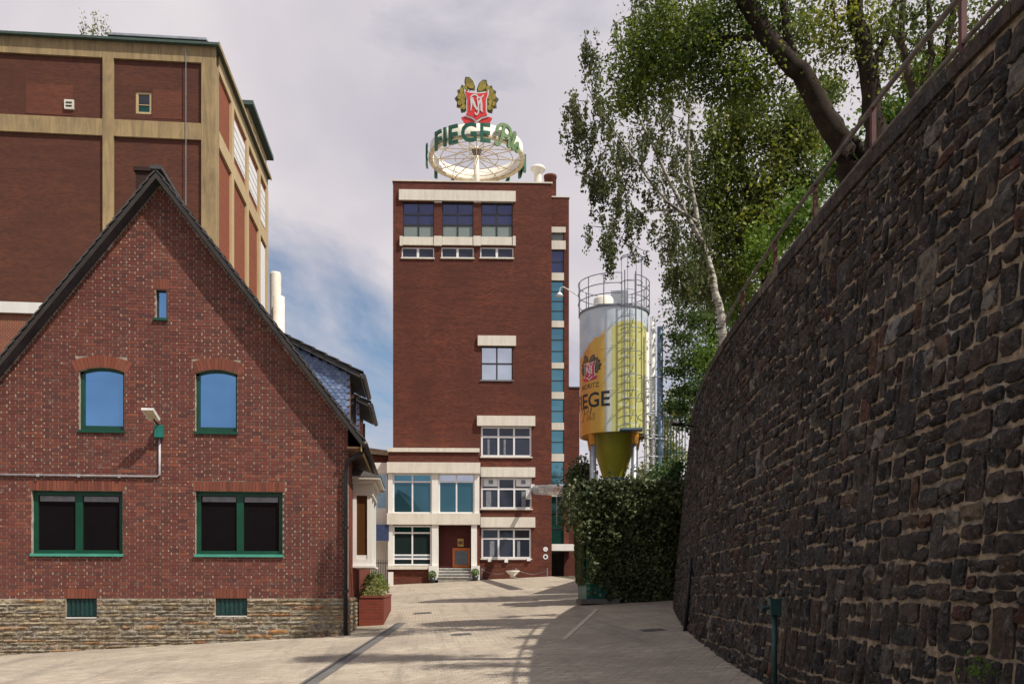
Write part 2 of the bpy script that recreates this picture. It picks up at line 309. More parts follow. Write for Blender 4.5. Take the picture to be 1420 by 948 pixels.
def cells(s0, s1, z0, z1, ops):
    """rectangles left over when openings are cut out"""
    zs = sorted({z0, z1, *[min(max(o[2], z0), z1) for o in ops], *[min(max(o[3], z0), z1) for o in ops]}); out = []
    for a, b in zip(zs, zs[1:]):
        zm = (a+b)/2; cut = sorted((o[0], o[1]) for o in ops if o[2] < zm < o[3]); x = s0
        for p, q in cut:
            if p > x: out.append((x, p, a, b))
            x = max(x, q)
        if x < s1: out.append((x, s1, a, b))
    return out
def window(parent, r, y, cols, rows, fmat, gmat, name='window', fw_=.07, dep=.07, mul=.06, tops=None, setin=.02):
    """frame as a part, every pane a sub-part. rows from the bottom up; gmat may be a list by row"""
    s0, s1, z0, z1 = r; fr = MB(); a0, a1, b0, b1 = s0+fw_, s1-fw_, z0+fw_, z1-fw_
    fr.box(s0, s1, y, y+dep, z0, b0).box(s0, s1, y, y+dep, b1, z1).box(s0, a0, y, y+dep, b0, b1).box(a1, s1, y, y+dep, b0, b1)
    xs = [a0+(a1-a0)*c for c in [0]+cols+[1]]; zs = [b0+(b1-b0)*c for c in [0]+rows+[1]]
    for x in xs[1:-1]: fr.box(x-mul/2, x+mul/2, y+.003, y+dep-.003, b0, b1)
    for z in zs[1:-1]: fr.box(a0, a1, y+.006, y+dep-.006, z-mul/2, z+mul/2)
    o = fr.build(name, fmat, parent)
    for i in range(len(xs)-1):
        for j in range(len(zs)-1):
            g = gmat[j] if isinstance(gmat, list) else gmat
            x0 = xs[i]+(mul/2 if i else 0); x1 = xs[i+1]-(mul/2 if i < len(xs)-2 else 0); y0 = zs[j]+(mul/2 if j else 0); y1 = zs[j+1]-(mul/2 if j < len(zs)-2 else 0)
            bx('pane', g, o, x0, x1, y+dep*.5, y+dep*.5+.012, y0, y1)
    return o

# ================================================================== GROUND
def grid(name, xs, ys, fz, mat):
    b = MB(); vs = [(x, y, fz(x, y)) for y in ys for x in xs]; n = len(xs)
    b.add(vs, [(j*n+i, j*n+i+1, (j+1)*n+i+1, (j+1)*n+i) for j in range(len(ys)-1) for i in range(n-1)]); return b.build(name, mat)
xs = [-900, -300, -80, -30]+[-13+i for i in range(23)]+[30, 80, 300, 900]; ys = [-900, -200, -60, -20, -8]+[-8+2*i for i in range(1, 36)]+[63, 80, 200, 900]
tag(grid('ground', xs, sorted(set(ys)), lambda x, y: gz(x, y)-.03, 'soil'), kind='structure')
cx = [-13+i for i in range(23)]; cy = [-8+i for i in range(0, 72)]
court = tag(grid('courtyard', cx, cy, lambda x, y: gz(x, y), 'courtyard_paving'), kind='structure')

# pavers in front: real blocks, the three hundred that show largest single
PA = []
RW, PW = .105, .21
yy = 10.2; k = 0
while yy < 23.9:
    xw0 = -0.55*yy*.9; x = max(-9.8, xw0-1.2)+(k % 2)*PW/2; xm = 3.5+max(0, yy-8)*.20
    while x < xm:
        if not (yy > 21.2 and x < -1.0): PA.append((x+PW/2, yy+RW/2))
        x += PW
    yy += RW; k += 1
PA = np.array(PA); ang = math.atan(.0356); angx = math.atan(.053)
pm = MB()
g_, h_ = .004, .012
def paver_v(px, py, dz=0.0):
    out = []
    for sx_, sy_ in ((-1, -1), (1, -1), (1, 1), (-1, 1)):
        for inset, dzz in ((g_, -.002), (g_+.008, h_)):
            x = px+sx_*(PW/2-inset); y = py+sy_*(RW/2-inset); out.append((x, y, gz(x, y)+dzz+dz))
    return out
PF = [(1, 3, 5, 7), (0, 2, 3, 1), (2, 4, 5, 3), (4, 6, 7, 5), (6, 0, 1, 7)]
scor = []
for i, (px, py) in enumerate(PA):
    u, v, d = proj((px, py, gz(px, py))); scor.append(-1 if not (0 < u < 1420 and v < 946) else PW*RW/d**3)
near = set(np.argsort(scor)[::-1][:300].tolist())
base = MB(); base.add([(x, y, z) for x, y, z in [(sx_*(PW/2-i), sy_*(RW/2-i), z_) for sx_, sy_ in ((-1, -1), (1, -1), (1, 1), (-1, 1)) for i, z_ in ((g_, -.002), (g_+.008, h_))]], PF)
pme = base.mesh('paver'); pme.materials.append(M['paver'])
for i, (px, py) in enumerate(PA):
    if i in near:
        o = bpy.data.objects.new('paver', pme); col.objects.link(o); o.parent = court; o.location = (px, py, gz(px, py)+random.uniform(-.001, .0015)); o.rotation_euler = (ang, -angx, random.uniform(-.01, .01))
    else:
        pm.cur = random.random(); pm.add(paver_v(px, py, random.uniform(-.0015, .0015)), PF)
pm.build('paver_field', 'paver', court, kind='stuff')
def strip(name, mat, pix, w, parent, z=.016):
    pts = []
    for u, v in pix:
        d = ray(u, v); k = 1.795/(-d.z+.053*d.x+.0356*d.y); pts.append(d*k)
    b = MB(); vs = []
    for i, p in enumerate(pts):
        t = (pts[min(i+1, len(pts)-1)]-pts[max(0, i-1)]).normalized(); n = Vector((t.y, -t.x, 0))
        for s in (-1, 1): q = p+n*w/2*s; vs.append((q.x, q.y, gz(q.x, q.y)+z))
    b.add(vs, [(2*i, 2*i+1, 2*i+3, 2*i+2) for i in range(len(pts)-1)]); return b.build(name, mat, parent)
strip('drain_channel', 'strip_stone', [(556, 864), (520, 888), (480, 914), (430, 947), (380, 980)], .28, court, .018)
strip('channel_slot', 'roof_black', [(553, 864), (516, 888), (476, 914), (425, 947), (375, 980)], .03, court, .024)
strip('edging_band', 'pale_strip', [(828, 845), (806, 865), (782, 887)], .11, court, .020)
def gpt(u, v):
    d = ray(u, v); k = 1.795/(-d.z+.053*d.x+.0356*d.y); return d*k
for (u, v, w_, l_) in ((586, 850, .55, .5), (905, 874, .5, .45), (640, 880, .45, .4)):
    p = gpt(u, v); o = MB(); o.box(-w_/2, w_/2, -l_/2, l_/2, 0, .022)
    for i in range(5): o.box(-w_/2+.05, w_/2-.05, -l_/2+.05+i*.08, -l_/2+.09+i*.08, .0225, .028)
    q = o.build('drain_cover', 'strip_stone', court); q.location = (p.x, p.y, gz(p.x, p.y)); q.rotation_euler = (ang, -angx, 0)

# ================================================================== RIGHT RETAINING WALL
WP = [(3.6, -6), (3.62, 0), (3.72, 5), (3.95, 8), (4.39, 11.4), (4.69, 13.4), (5.3, 16.8), (5.98, 19.8), (6.95, 23.6), (8.0, 27.2), (9.0, 30.4), (10.3, 34.5)]
def catmull(P, step=.25):
    out = []
    for i in range(len(P)-1):
        p0, p1, p2, p3 = [Vector((*P[max(0, min(len(P)-1, i+k))], 0)) for k in (-1, 0, 1, 2)]; n = max(2, int((p2-p1).length/step))
        for j in range(n):
            t = j/n; out.append(.5*((2*p1)+(p2-p0)*t+(2*p0-5*p1+4*p2-p3)*t*t+(3*p1-p0-3*p2+p3)*t**3))
    out.append(Vector((*P[-1], 0))); return out
path = catmull(WP); sacc = [0]
for a, b in zip(path, path[1:]): sacc.append(sacc[-1]+(b-a).length)
SL = sacc[-1]; sarr = np.array(sacc); pxa = np.array([p.x for p in path]); pya = np.array([p.y for p in path])
def wfoot(s):
    x = float(np.interp(s, sarr, pxa)); y = float(np.interp(s, sarr, pya)); x2 = float(np.interp(s+.2, sarr, pxa)); y2 = float(np.interp(s+.2, sarr, pya))
    if s+.2 > SL: x2, y2 = x, y; x = float(np.interp(s-.2, sarr, pxa)); y = float(np.interp(s-.2, sarr, pya)); t = Vector((x2-x, y2-y, 0)).normalized(); return Vector((x2, y2, 0)), t
    return Vector((x, y, 0)), Vector((x2-x, y2-y, 0)).normalized()
BAT = .10
def wtop(s):
    y = float(np.interp(s, sarr, pya)); return 5.64+.035*max(0, min(22, y))
def wp(s, z, proud=0.0):
    p, t = wfoot(s); n = Vector((-t.y, t.x, 0)); h = z-gz(p.x, p.y)          # n points to the street
    q = p-n*(BAT*h)+n*proud; return Vector((q.x, q.y, z))
rw = empty('retaining_wall', (4.39, 11.4, gz(4.39, 11.4)), 0, 'tall dark rough stone retaining wall with tan mortar curving beside the paving', 'wall')
RWO = Vector(rw.location)
b = MB(); ss = np.linspace(0, SL, 130); zz_ = np.linspace(-1, 1, 2)
vs = []
for s in ss:
    p, t = wfoot(s); n = Vector((-t.y, t.x, 0)); zt = wtop(s)
    for z in (gz(p.x, p.y)-.4, zt): vs.append(wp(s, z)-RWO)
    q = wp(s, zt)-n*.7; vs.append(q-RWO); vs.append(Vector((q.x, q.y, 0))-RWO)
b.add(vs, [(4*i+j, 4*i+j+1, 4*i+5+j, 4*i+4+j) for i in range(len(ss)-1) for j in range(3)]+[(0, 1, 2, 3), tuple(4*(len(ss)-1)+j for j in (3, 2, 1, 0))]); core = b.build('mortar_core', 'wall_mortar', rw)
def stone_patch(s0, s1, z0, z1, pos, org, proud, nx=4, nz=3, rough=.014, gap=.012, jm=.028):
    """a rough faced stone: bulged front grid with its sides"""
    vs = []; fs = []; g = min(gap, (z1-z0)*.10); s0 += g*random.uniform(.5, 1.5); s1 -= g*random.uniform(.5, 1.5); z0 += g*random.uniform(.5, 1.6); z1 -= g*random.uniform(.5, 1.6)
    ta = random.uniform(-.3, .3)*rough*2; tb = random.uniform(-.5, .5)*rough*2; jc = min(jm, (s1-s0)*.10, (z1-z0)*.12)
    for j in range(nz+1):
        for i in range(nx+1):
            a, c = i/nx, j/nz; edge = i in (0, nx) or j in (0, nz); corner = i in (0, nx) and j in (0, nz)
            ja = random.uniform(-jc, jc); jb = random.uniform(-jc, jc)
            pr = proud*(.45 if edge else 1)+random.uniform(-rough, rough)*(.5 if edge else 1)+ta*(a-.5)*2+tb*(c-.5)*2
            sa = s0+(s1-s0)*a+ja; sz = z0+(z1-z0)*c+jb
            if corner: sa += (1 if i == 0 else -1)*jc*.9; sz += (1 if j == 0 else -1)*jc*.9
            vs.append(pos(sa, sz, max(.004, pr))-org)
    m = nx+1
    fs = [(j*m+i, j*m+i+1, (j+1)*m+i+1, (j+1)*m+i) for j in range(nz) for i in range(nx)]
    ring = [i for i in range(m)]+[j*m+nx for j in range(1, nz+1)]+[nz*m+i for i in range(nx-1, -1, -1)]+[j*m for j in range(nz-1, 0, -1)]
    k = len(vs)
    for q in ring:
        i, j = q % m, q//m; vs.append(pos(s0+(s1-s0)*i/nx, s1*0+z0+(z1-z0)*j/nz, -.03)-org)
    L = len(ring); fs += [(ring[q], k+q, k+(q+1) % L, ring[(q+1) % L]) for q in range(L)]
    return vs, fs
STN = []
z = -.45
while z < 6.6:
    H = random.uniform(.27, .44); s = 2.0-random.random()*.3
    while s < SL-.1:
        p, t = wfoot(s); zt = wtop(s)-.12
        k = random.random()
        if k < .22: w = random.uniform(.11, .19); st = [(0, 1)]
        elif k < .34: w = random.uniform(.26, .42); st = [(0, 1)]
        elif k < .80: w = random.uniform(.17, .40); c = random.uniform(.35, .65); st = [(0, c), (c, 1)]
        else: w = random.uniform(.18, .36); st = [(0, .3), (.3, .64), (.64, 1)]
        subs = []
        for a, c in st:
            if w > .30 and random.random() < .5: m_ = random.uniform(.35, .65); subs += [(0, m_, a, c), (m_, 1, a, c)]
            else: subs.append((0, 1, a, c))
        for x0, x1, a, c in subs:
            za, zb = z+H*a, z+H*c
            if zb < gz(p.x, p.y)-.05 or za > zt-.04: continue
            STN.append((s+w*x0, s+w*x1, za+(random.uniform(-.018, .018) if a == 0 else 0), min(zb+(random.uniform(-.018, .018) if c == 1 else 0), zt)))
        s += w
    z += H
sc = []
for q in STN:
    sm, zm = (q[0]+q[1])/2, (q[2]+q[3])/2; p = wp(sm, zm); d = (p-EY).dot(fw)
    if d < 1: sc.append(-1); continue
    u0, v0, _ = proj(wp(q[0], q[2])) if (wp(q[0], q[2])-EY).dot(fw) > .5 else (9e3, 0, 0); u1, v1, _ = proj(wp(q[1], q[3])); u, v, _ = proj(p)
    sc.append(abs(u1-u0)*abs(v1-v0) if (900 < u < 1425 and -10 < v < 950) else -1)
big = set(np.argsort(sc)[::-1][:300].tolist()); rest = MB()
for i, q in enumerate(STN):
    if sc[i] < 0 and wfoot(q[0])[0].y < 1: continue
    vs, fs = stone_patch(*q, wp, RWO, random.uniform(.02, .05), rough=random.uniform(.010, .026), gap=.0155, jm=.012)
    if i in big:
        m = MB(); m.add(vs, fs); o = m.build('stone', 'wall_stone', rw)
    else: rest.cur = random.random(); rest.add(vs, fs)
rest.build('stone_field', 'wall_stone', rw, kind='stuff')
# coping slabs
s = 2.2
while s < SL-.3:
    w = random.uniform(.8, 1.2); b = MB(); vs = []
    for a in (s+.006, min(SL, s+w)-.006):
        p, t = wfoot(a); n = Vector((-t.y, t.x, 0)); q = wp(a, wtop(a)-.10)
        for off, dz in ((.045, 0), (.05, .13), (-.5, .15), (-.5, 0)): vs.append(q+n*off+Vector((0, 0, dz))-RWO)
    b.add(vs, [(0, 1, 2, 3), (7, 6, 5, 4), (0, 4, 5, 1), (1, 5, 6, 2), (2, 6, 7, 3), (3, 7, 4, 0)]); b.cur = 0; b.build('coping_slab', 'wall_stone', rw); s += w
def wall_s_at(u, off=0.0):
    best = None
    for s in np.linspace(2, SL, 900):
        uu, vv, d = proj(wp(s, wtop(s)) + Vector((wfoot(s)[1].y, -wfoot(s)[1].x, 0))*off) if (wp(s, 3)-EY).dot(fw) > .5 else (9e9, 0, 0)
        if best is None or abs(uu-u) < best[0]: best = (abs(uu-u), s)
    return best[1]

# railing on the wall
rl = empty('wall_railing', wp(wall_s_at(1210, .25), 6.0), 0, 'rusty red posts with two weathered steel rails along the top of the stone wall', 'railing')
def rp(s, h, off=.25):
    p, t = wfoot(s); n = Vector((t.y, -t.x, 0)); q = wp(s, wtop(s)) + n*off; return Vector((q.x, q.y, wtop(s)+h))
for u in (1335, 1210, 1130, 1075, 1030, 1003):
    s = wall_s_at(u, .25); a = rp(s, -.1)-rl.location; c = rp(s, .86)-rl.location
    MB().box(a.x-.025, a.x+.025, a.y-.025, a.y+.025, a.z, c.z).build('post', 'rust_red', rl)
sA, sB = wall_s_at(1440, .25), wall_s_at(1000, .25)
for h, r_ in ((.86, .028), (.42, .024)):
    pts = [rp(s, h)-rl.location for s in np.linspace(max(2, sA-1.5), sB, 40)]
    if h > .8: pts += [rp(sB+.3, .75)-rl.location, rp(sB+.6, .25)-rl.location, rp(sB+.62, -.1)-rl.location]
    MB().tube(pts, r_, 8).build('rail', 'old_steel', rl, True)

# small things on the wall
def on_wall(u, z, proud=0.0):
    best = min(np.linspace(2, SL, 900), key=lambda s: abs(proj(wp(s, z))[0]-u) if (wp(s, z)-EY).dot(fw) > .5 else 9e9); return wp(best, z, proud), wfoot(best)[1]
p, t = on_wall(1094, .4, .16); g0 = gz(p.x, p.y)
d_ = (Vector((p.x, p.y, 0))).dot(fw); ztop = EYE-(832-HV)/F*d_
o = empty('standpipe', (p.x, p.y, g0), math.atan2(t.y, t.x), 'dark green standpipe post with a boxy head standing against the stone wall', 'standpipe')
H = ztop-g0; MB().tube([(0, 0, -.02), (0, 0, H-.12)], .03, 10).build('pipe', 'dark_green', o, True); MB().box(-.075, .075, -.06, .06, H-.16, H).box(-.085, .085, -.07, .07, H, H+.02).build('head', 'dark_green', o); MB().tube([(0, .06, H-.08), (0, .13, H-.08), (0, .15, H-.13)], .022, 8).build('outlet', 'dark_green', o)
p, t = on_wall(957, 1.0, .1); g0 = gz(p.x, p.y)
o = empty('drain_pipe', (p.x, p.y, g0), 0, 'slim black drain pipe running down the far foot of the stone wall', 'pipe')
MB().tube([(0, 0, 0), (.12, 0, 1.5)], .045, 8).build('pipe', 'black_iron', o, True); MB().tube([(.10, 0, 1.2), (.105, 0, 1.3)], .06, 8).build('collar', 'black_iron', o)
p, t = on_wall(966, 5.6, .03)
o = empty('wall_spotlight', p, 0, 'black spotlight on a short arm near the top of the stone wall', 'spotlight')
MB().tube([(0.1, 0, 0), (-.25, -.02, .05), (-.4, -.03, .05)], .022, 8).build('arm', 'black_iron', o); MB().tube([(-.34, -.03, .06), (-.62, -.05, .10)], [.05, .085], 12).build('lamp_head', 'black_iron', o)

# embankment behind the wall
ev = []; ef = []; sE = np.linspace(0, SL, 40)
for s in sE:
    p, t = wfoot(s); n = Vector((t.y, -t.x, 0)); q = wp(s, wtop(s))
    for k, dz in ((.62, -.02), (2.5, .15), (6, .6), (14, 1.2), (45, 2.0)): a = q+n*k; ev.append((a.x, a.y, wtop(s)+dz))
tag(MB().add(ev, [(5*i+j, 5*i+j+1, 5*i+6+j, 5*i+5+j) for i in range(len(sE)-1) for j in range(4)]).build('embankment', 'soil'), kind='structure')
tb = MB(); tb.prismz([(7.0, 34.6), (10.6, 33.8), (48, 22), (60, 60), (12, 52), (8.5, 40)], .5, 5.6); tag(tb.build('terrace', 'soil'), kind='structure')

# ================================================================== BRICK HOUSE
HY = 21.5
HF = Fr(0, HY, 0, 0)
house = empty('brick_house', (0, HY, 0), 0, 'steep gabled red brick house with green framed windows and a layered stone base', 'house')
RX, RZ, SLP = -6.02, 11.2, 1.297           # ridge, roof slope
XR, XL = -1.69, -10.35
def gable_half(z): return (RZ-.18-z)/SLP    # wall half width under the roof
ZB = HF.px(240, 829)[1]                     # top of the stone base
gw = [HF.rect(44, 170, 680, 768), HF.rect(271, 392, 681, 769)]
uw = [HF.rect(110, 172, 509, 597), HF.rect(271, 329, 512, 599)]
sw = HF.rect(216, 231, 401, 442)
bw = [HF.rect(92, 135, 831, 855), HF.rect(299, 343, 829, 853)]
ops = gw+uw+[sw]
def wall_span(z):
    h = gable_half(z); return max(XL, RX-h), min(XR, RX+h)
# mortar core in slabs
core = MB(); zs = sorted({ZB, 5.0, 6, 7, 8, 9, 10, RZ-.2, *[o[2] for o in ops], *[o[3] for o in ops], *[RZ-.18-(RX-XL)*SLP, RZ-.18-(XR-RX)*SLP]})
zs = [z for z in zs if z >= ZB]
for a, c in zip(zs, zs[1:]):
    zm = (a+c)/2; l0, r0 = wall_span(a+1e-4); l1, r1 = wall_span(c-1e-4); cut = sorted((o[0], o[1]) for o in ops if o[2] < zm < o[3]); seg = []; x0, x1 = l0, l1
    for p, q in cut: seg.append((x0, x1, p, p)); x0 = x1 = q
    seg.append((x0, x1, r0, r1))
    for A, B, C, D_ in seg: core.prism([(A, a), (C, a), (D_, c), (B, c)], 0, .26)
core_o = core.build('gable_wall', 'pale_mortar', house)
# dark interior volume and side walls
zl, zr = wall_span(ZB), 0
body = MB(); e0 = RZ-.2-(XR-RX)*SLP
body.prism([(XL+.02, -1), (XR-.02, -1), (XR-.02, e0-.02), (RX, RZ-.24), (XL+.02, e0-.02)], .262, 9.4); body.build('interior', 'interior', house)
sd = MB(); sd.box(XR-.018, XR+.0, .262, 9.4, ZB, e0+.05); sd.build('side_wall', 'planter_brick', house)
# individual bricks in flemish bond
CH, ST, HD, JT = .0770, .232, .108, .019
arch = []
def soldier_band(r, rise, n, hh):
    """bricks on end over an opening; rise>0 = segmental arch"""
    s0, s1, z0, z1 = r; w = s1-s0; ext = .10; res = []
    if rise <= 0:
        W_ = w+2*ext*.6; n = round(W_/.077)
        for i in range(n): x = s0-ext*.6+W_*i/n; res.append([(x+.006, z1), (x+W_/n-.006, z1), (x+W_/n-.006, z1+hh), (x+.006, z1+hh)])
    else:
        Rr = (w*w/4+rise*rise)/(2*rise); zc = z1-Rr; xc = (s0+s1)/2; A = math.asin(min(1, (w/2+.07)/Rr)); n = round(2*A*Rr/.078)
        for i in range(n):
            t0 = -A+2*A*(i+.06)/n; t1 = -A+2*A*(i+.94)/n
            res.append([(xc+math.sin(t0)*Rr, zc+math.cos(t0)*Rr), (xc+math.sin(t1)*Rr, zc+math.cos(t1)*Rr), (xc+math.sin(t1)*(Rr+hh), zc+math.cos(t1)*(Rr+hh)), (xc+math.sin(t0)*(Rr+hh), zc+math.cos(t0)*(Rr+hh))])
    return res
sol = []
for r in gw: sol += soldier_band(r, 0, 0, .235)
for r in uw: sol += soldier_band(r, .10, 0, .27)
sol += soldier_band(sw, 0, 0, .235)
for r in bw: sol += soldier_band((r[0], r[1], r[2], ZB), 0, 0, .225)
keep = [(r[0]-.06, r[1]+.06, r[3]-.02, r[3]+.235) for r in gw]+[(r[0]-.075, r[1]+.075, r[3]-.10, r[3]+.225) for r in uw]+[(sw[0]-.06, sw[1]+.06, sw[3], sw[3]+.235)]+[(r[0]-.06, r[1]+.06, ZB-.1, ZB+.225) for r in bw]
for poly in sol: MB().prism(poly, -.014, .02).build('soldier_brick', 'soldier_brick', core_o)
field = MB(); cnt = 0; BR = []
z = ZB+.004; k = 0
while z < RZ-.35:
    l, r = wall_span(z+CH); zm = z+CH/2; cut = sorted([(o[0], o[1]) for o in ops+keep if o[2] < zm < o[3]]); x = XL-(ST+HD+2*JT)/2*(k % 2); i = 0
    while x < r:
        w = ST if i % 2 == 0 else HD; parts = [(max(x, l), min(x+w, r))]
        for p, q in cut:
            nxt = []
            for a, c in parts:
                if c <= p or a >= q: nxt.append((a, c))
                else:
                    if a < p-.012: nxt.append((a, p-.008))
                    if c > q+.012: nxt.append((q+.008, c))
            parts = nxt
        for a, c in parts:
            if c-a > .02: BR.append((a, c, z, c-a > ST-.002))
        x += w+JT; i += 1
    z += CH; k += 1
smear = MB()          # pale lime mortar smeared over the upright joints
for (a, c, z, fl) in BR:
    if random.random() < .30+.32*math.sin(c*1.9+1.2*math.sin(z*1.1))*math.sin(z*.8+c*.5+1):
        w_ = random.uniform(.014, .028); h0 = random.uniform(-.004, .02); smear.cur = random.random(); smear.box(c+JT/2-w_/2, c+JT/2+w_/2, -.0145, .01, z+h0, z+CH-.011+random.uniform(-.015, .006))
smear.build('lime_joints', 'lime', core_o, kind='stuff')
bme = MB().box(-ST/2, ST/2, -.010, .02, 0, CH-.011).mesh('brick'); bme.materials.append(M['house_brick'])
full = [i for i, q in enumerate(BR) if q[3] and q[0] > -9.6]; full.sort(key=lambda i: (BR[i][0]+2.2)**2+(BR[i][2]-2.3)**2); single = set(full[:210])
for i, (a, c, z, fl) in enumerate(BR):
    if i in single:
        o = bpy.data.objects.new('brick', bme); col.objects.link(o); o.parent = core_o; o.location = ((a+c)/2, random.uniform(-.003, .002), z)
    else: field.cur = random.random(); y0 = -.010+random.uniform(-.003, .002); field.box(a, c, y0, .02, z, z+CH-.011)
field.build('brick_field', 'house_brick', core_o, kind='stuff')
# spandrel of arches so nothing shows between brick and frame
# stone base
pl = MB(); 
for a, c, d0, d1 in cells(XL-.05, XR+.04, -1.2, ZB-.004, [(r[0], r[1], r[2], ZB) for r in bw]): pl.box(a, c, -.03, .26, d0, d1)
pl.box(XR-.2, XR+.04, .262, 9.4, -1.2, ZB-.004)
plo = pl.build('stone_base', 'pale_mortar', house)
PS = []; z = -.32
def hp(s, zz__, pr): return Vector((s, -.03-pr, zz__))
while z < ZB-.03:
    h = min(random.uniform(.055, .125), ZB-.006-z)
    if ZB-.006-(z+h) < .04: h = ZB-.006-z
    x = XL+random.uniform(-.2, 0)
    while x < XR+.04:
        w = random.uniform(.18, .70); parts = [(x, min(x+w, XR+.04))]
        for r in bw:
            if z+h > r[2]-.01:
                parts = [q for a, c in parts for q in ([(a, c)] if c <= r[0] or a >= r[1] else ([(a, r[0])] if a < r[0]-.03 else [])+([(r[1], c)] if c > r[1]+.03 else []))]
        for a, c in parts:
            if c-a > .03 and z+h > gz((a+c)/2, HY)-.02 and c > -9.75: PS.append((a, c, z, z+h))
        x += w
    z += h
PS.sort(key=lambda q: -(q[1]-q[0])*(q[3]-q[2])); rest = MB()
for i, q in enumerate(PS):
    vs, fs = stone_patch(*q, hp, Vector((0, 0, 0)), random.uniform(.015, .05), 4, 2, .009)
    if i < 300: m = MB(); m.add(vs, fs); m.build('stone', 'plinth_stone', plo)
    else: rest.cur = random.random(); rest.add(vs, fs)
if rest.v: rest.build('stone_field', 'plinth_stone', plo, kind='stuff')
z = .1
while z < ZB-.06:      # quoin stones along the side of the base
    for yq in np.arange(0, 3, .5):
        m = MB(); vs, fs = stone_patch(yq+.01, yq+.49, z, z+.10, lambda s_, z_, pr: Vector((XR+.04+pr, s_, z_)), Vector((0, 0, 0)), .03, 3, 2, .009)
        m.add(vs, fs); m.build('stone', 'plinth_stone', plo)
    z += .105
# ground floor windows
for r in gw:
    o = window(house, r, .10, [.5], [], 'green_frame', 'glass_dark', fw_=.10, dep=.09, mul=.16)
    w2 = (r[1]-r[0])/2
    for k in (0, 1):
        x0 = r[0]+.13+k*(w2-.03); bx('blind', 'curtain', o, x0, x0+w2-.23, .135, .145, r[3]-.24, r[3]-.115)
    b = MB(); b.prism([(r[0]-.02, r[2]-.05), (r[1]+.02, r[2]-.05), (r[1]+.02, r[2]+.012), (r[0]-.02, r[2]+.012)], -.06, .098); b.build('sill', 'green_sill', o)
# arched upper windows
for r in uw:
    s0, s1, z0, z1 = r; rise = .10; w = s1-s0; Rr = (w*w/4+rise*rise)/(2*rise); xc = (s0+s1)/2
    def arcp(i0, i1, off, n=10):
        return [(x, z1-off-Rr+math.sqrt(max(0, Rr*Rr-(x-xc)**2))) for x in np.linspace(i1, i0, n)]
    f = .085
    fo = MB().box(s0, s1, .09, .17, z0, z0+.13).box(s0, s0+f, .09, .17, z0+.13, z1-rise).box(s1-f*.6, s1, .09, .17, z0+.13, z1-rise)
    up = arcp(s0, s1, 0); lo = arcp(s0, s1, .06)
    for i in range(9): fo.prism([lo[i+1], lo[i], up[i], up[i+1]], .09, .17)
    wo_ = fo.build('window', 'green_frame', house)
    MB().prism([(s0+f, z0+.13), (s1-f*.6, z0+.13)]+arcp(s0+f, s1-f*.6, .055), .13, .145).build('pane', 'glass_sky', wo_)
    sp = arcp(s0, s1, 0)   # mortar spandrels above the arch
    for i in range(9): core2 = MB().prism([sp[i+1], sp[i], (sp[i][0], z1+.0), (sp[i+1][0], z1+.0)], .0, .26).build('spandrel', 'pale_mortar', core_o)
    MB().box(s0-.02, s1+.02, -.05, .088, z0-.05, z0+.01).build('sill', 'green_frame', wo_)
o = window(house, sw, .10, [], [], 'black_frame', 'glass_sky', fw_=.035, dep=.06)
MB().box(sw[0]-.04, sw[1]+.03, -.06, .098, sw[2]-.05, sw[2]+.01).build('sill', 'green_frame', o)
for r in bw:
    f = MB(); f.box(r[0], r[1], .05, .25, r[2], ZB); bo = f.build('basement_window', 'dark_green', house)
    for i in range(7): x = r[0]+(r[1]-r[0])*(i+.5)/7; bx('slat', 'dark_green', bo, x-.03, x+.03, .03, .052, r[2]+.02, ZB-.02)
    bx('sill', 'light_grey', bo, r[0], r[1], -.045, .05, r[2]-.03, r[2])
# roof
OV = .32
rf = MB(); EZ = 5.17; EXR = -1.33; EXL = 2*RX-EXR; TH = .17
zer = RZ-SLP*(EXR-RX)
for sgn in (1, -1):
    xe = RX+sgn*(EXR-RX); poly = [(RX, RZ-TH), (xe, zer-TH), (xe, zer), (RX, RZ)]
    if sgn > 0: poly = [(RX, RZ-TH), (xe, zer-TH), (xe, zer), (RX, RZ)]
    else: poly = [(RX, RZ), (xe, zer), (xe, zer-TH), (RX, RZ-TH)]
    rf.prism(poly, -OV, 9.7)
roof = rf.build('roof', 'slate', house)
L = math.hypot(EXR-RX, zer-RZ); dx, dz = (EXR-RX)/L, (zer-RZ)/L
nt = int(L/.235)
for sgn in (1, -1):
    for row, y0 in ((0, -OV-.035), (1, -OV+.26)):
        for i in range(nt):
            a = i*L/nt; c = a+L/nt+.05; lift0, lift1 = .028, .062
            q = [(RX+sgn*dx*a-sgn*dz*lift0, RZ+dz*a+dx*lift0), (RX+sgn*dx*c-sgn*dz*lift1, RZ+dz*c+dx*lift1), (RX+sgn*dx*c-sgn*dz*(lift1-.03), RZ+dz*c+dx*(lift1-.03)), (RX+sgn*dx*a-sgn*dz*(lift0-.03), RZ+dz*a+dx*(lift0-.03))]
            if sgn > 0: q = q[::-1]
            MB().prism(q, y0, y0+.29).build('verge_tile', 'verge_tile', roof)
    # verge board and soffit
    bd = MB(); o0, o1 = -.015, -TH+.0
    q = [(RX, RZ+o0-.02), (RX+sgn*dx*L, RZ+dz*L+o0-.02), (RX+sgn*dx*L, RZ+dz*L+o1), (RX, RZ+o1)]
    bd.prism(q if sgn < 0 else q[::-1], -OV-.022, -OV-.002); bd.build('verge_board', 'verge_board', roof)
bx('ridge_cap', 'verge_tile', roof, RX-.13, RX+.13, -OV-.05, 9.7, RZ+.03, RZ+.12)
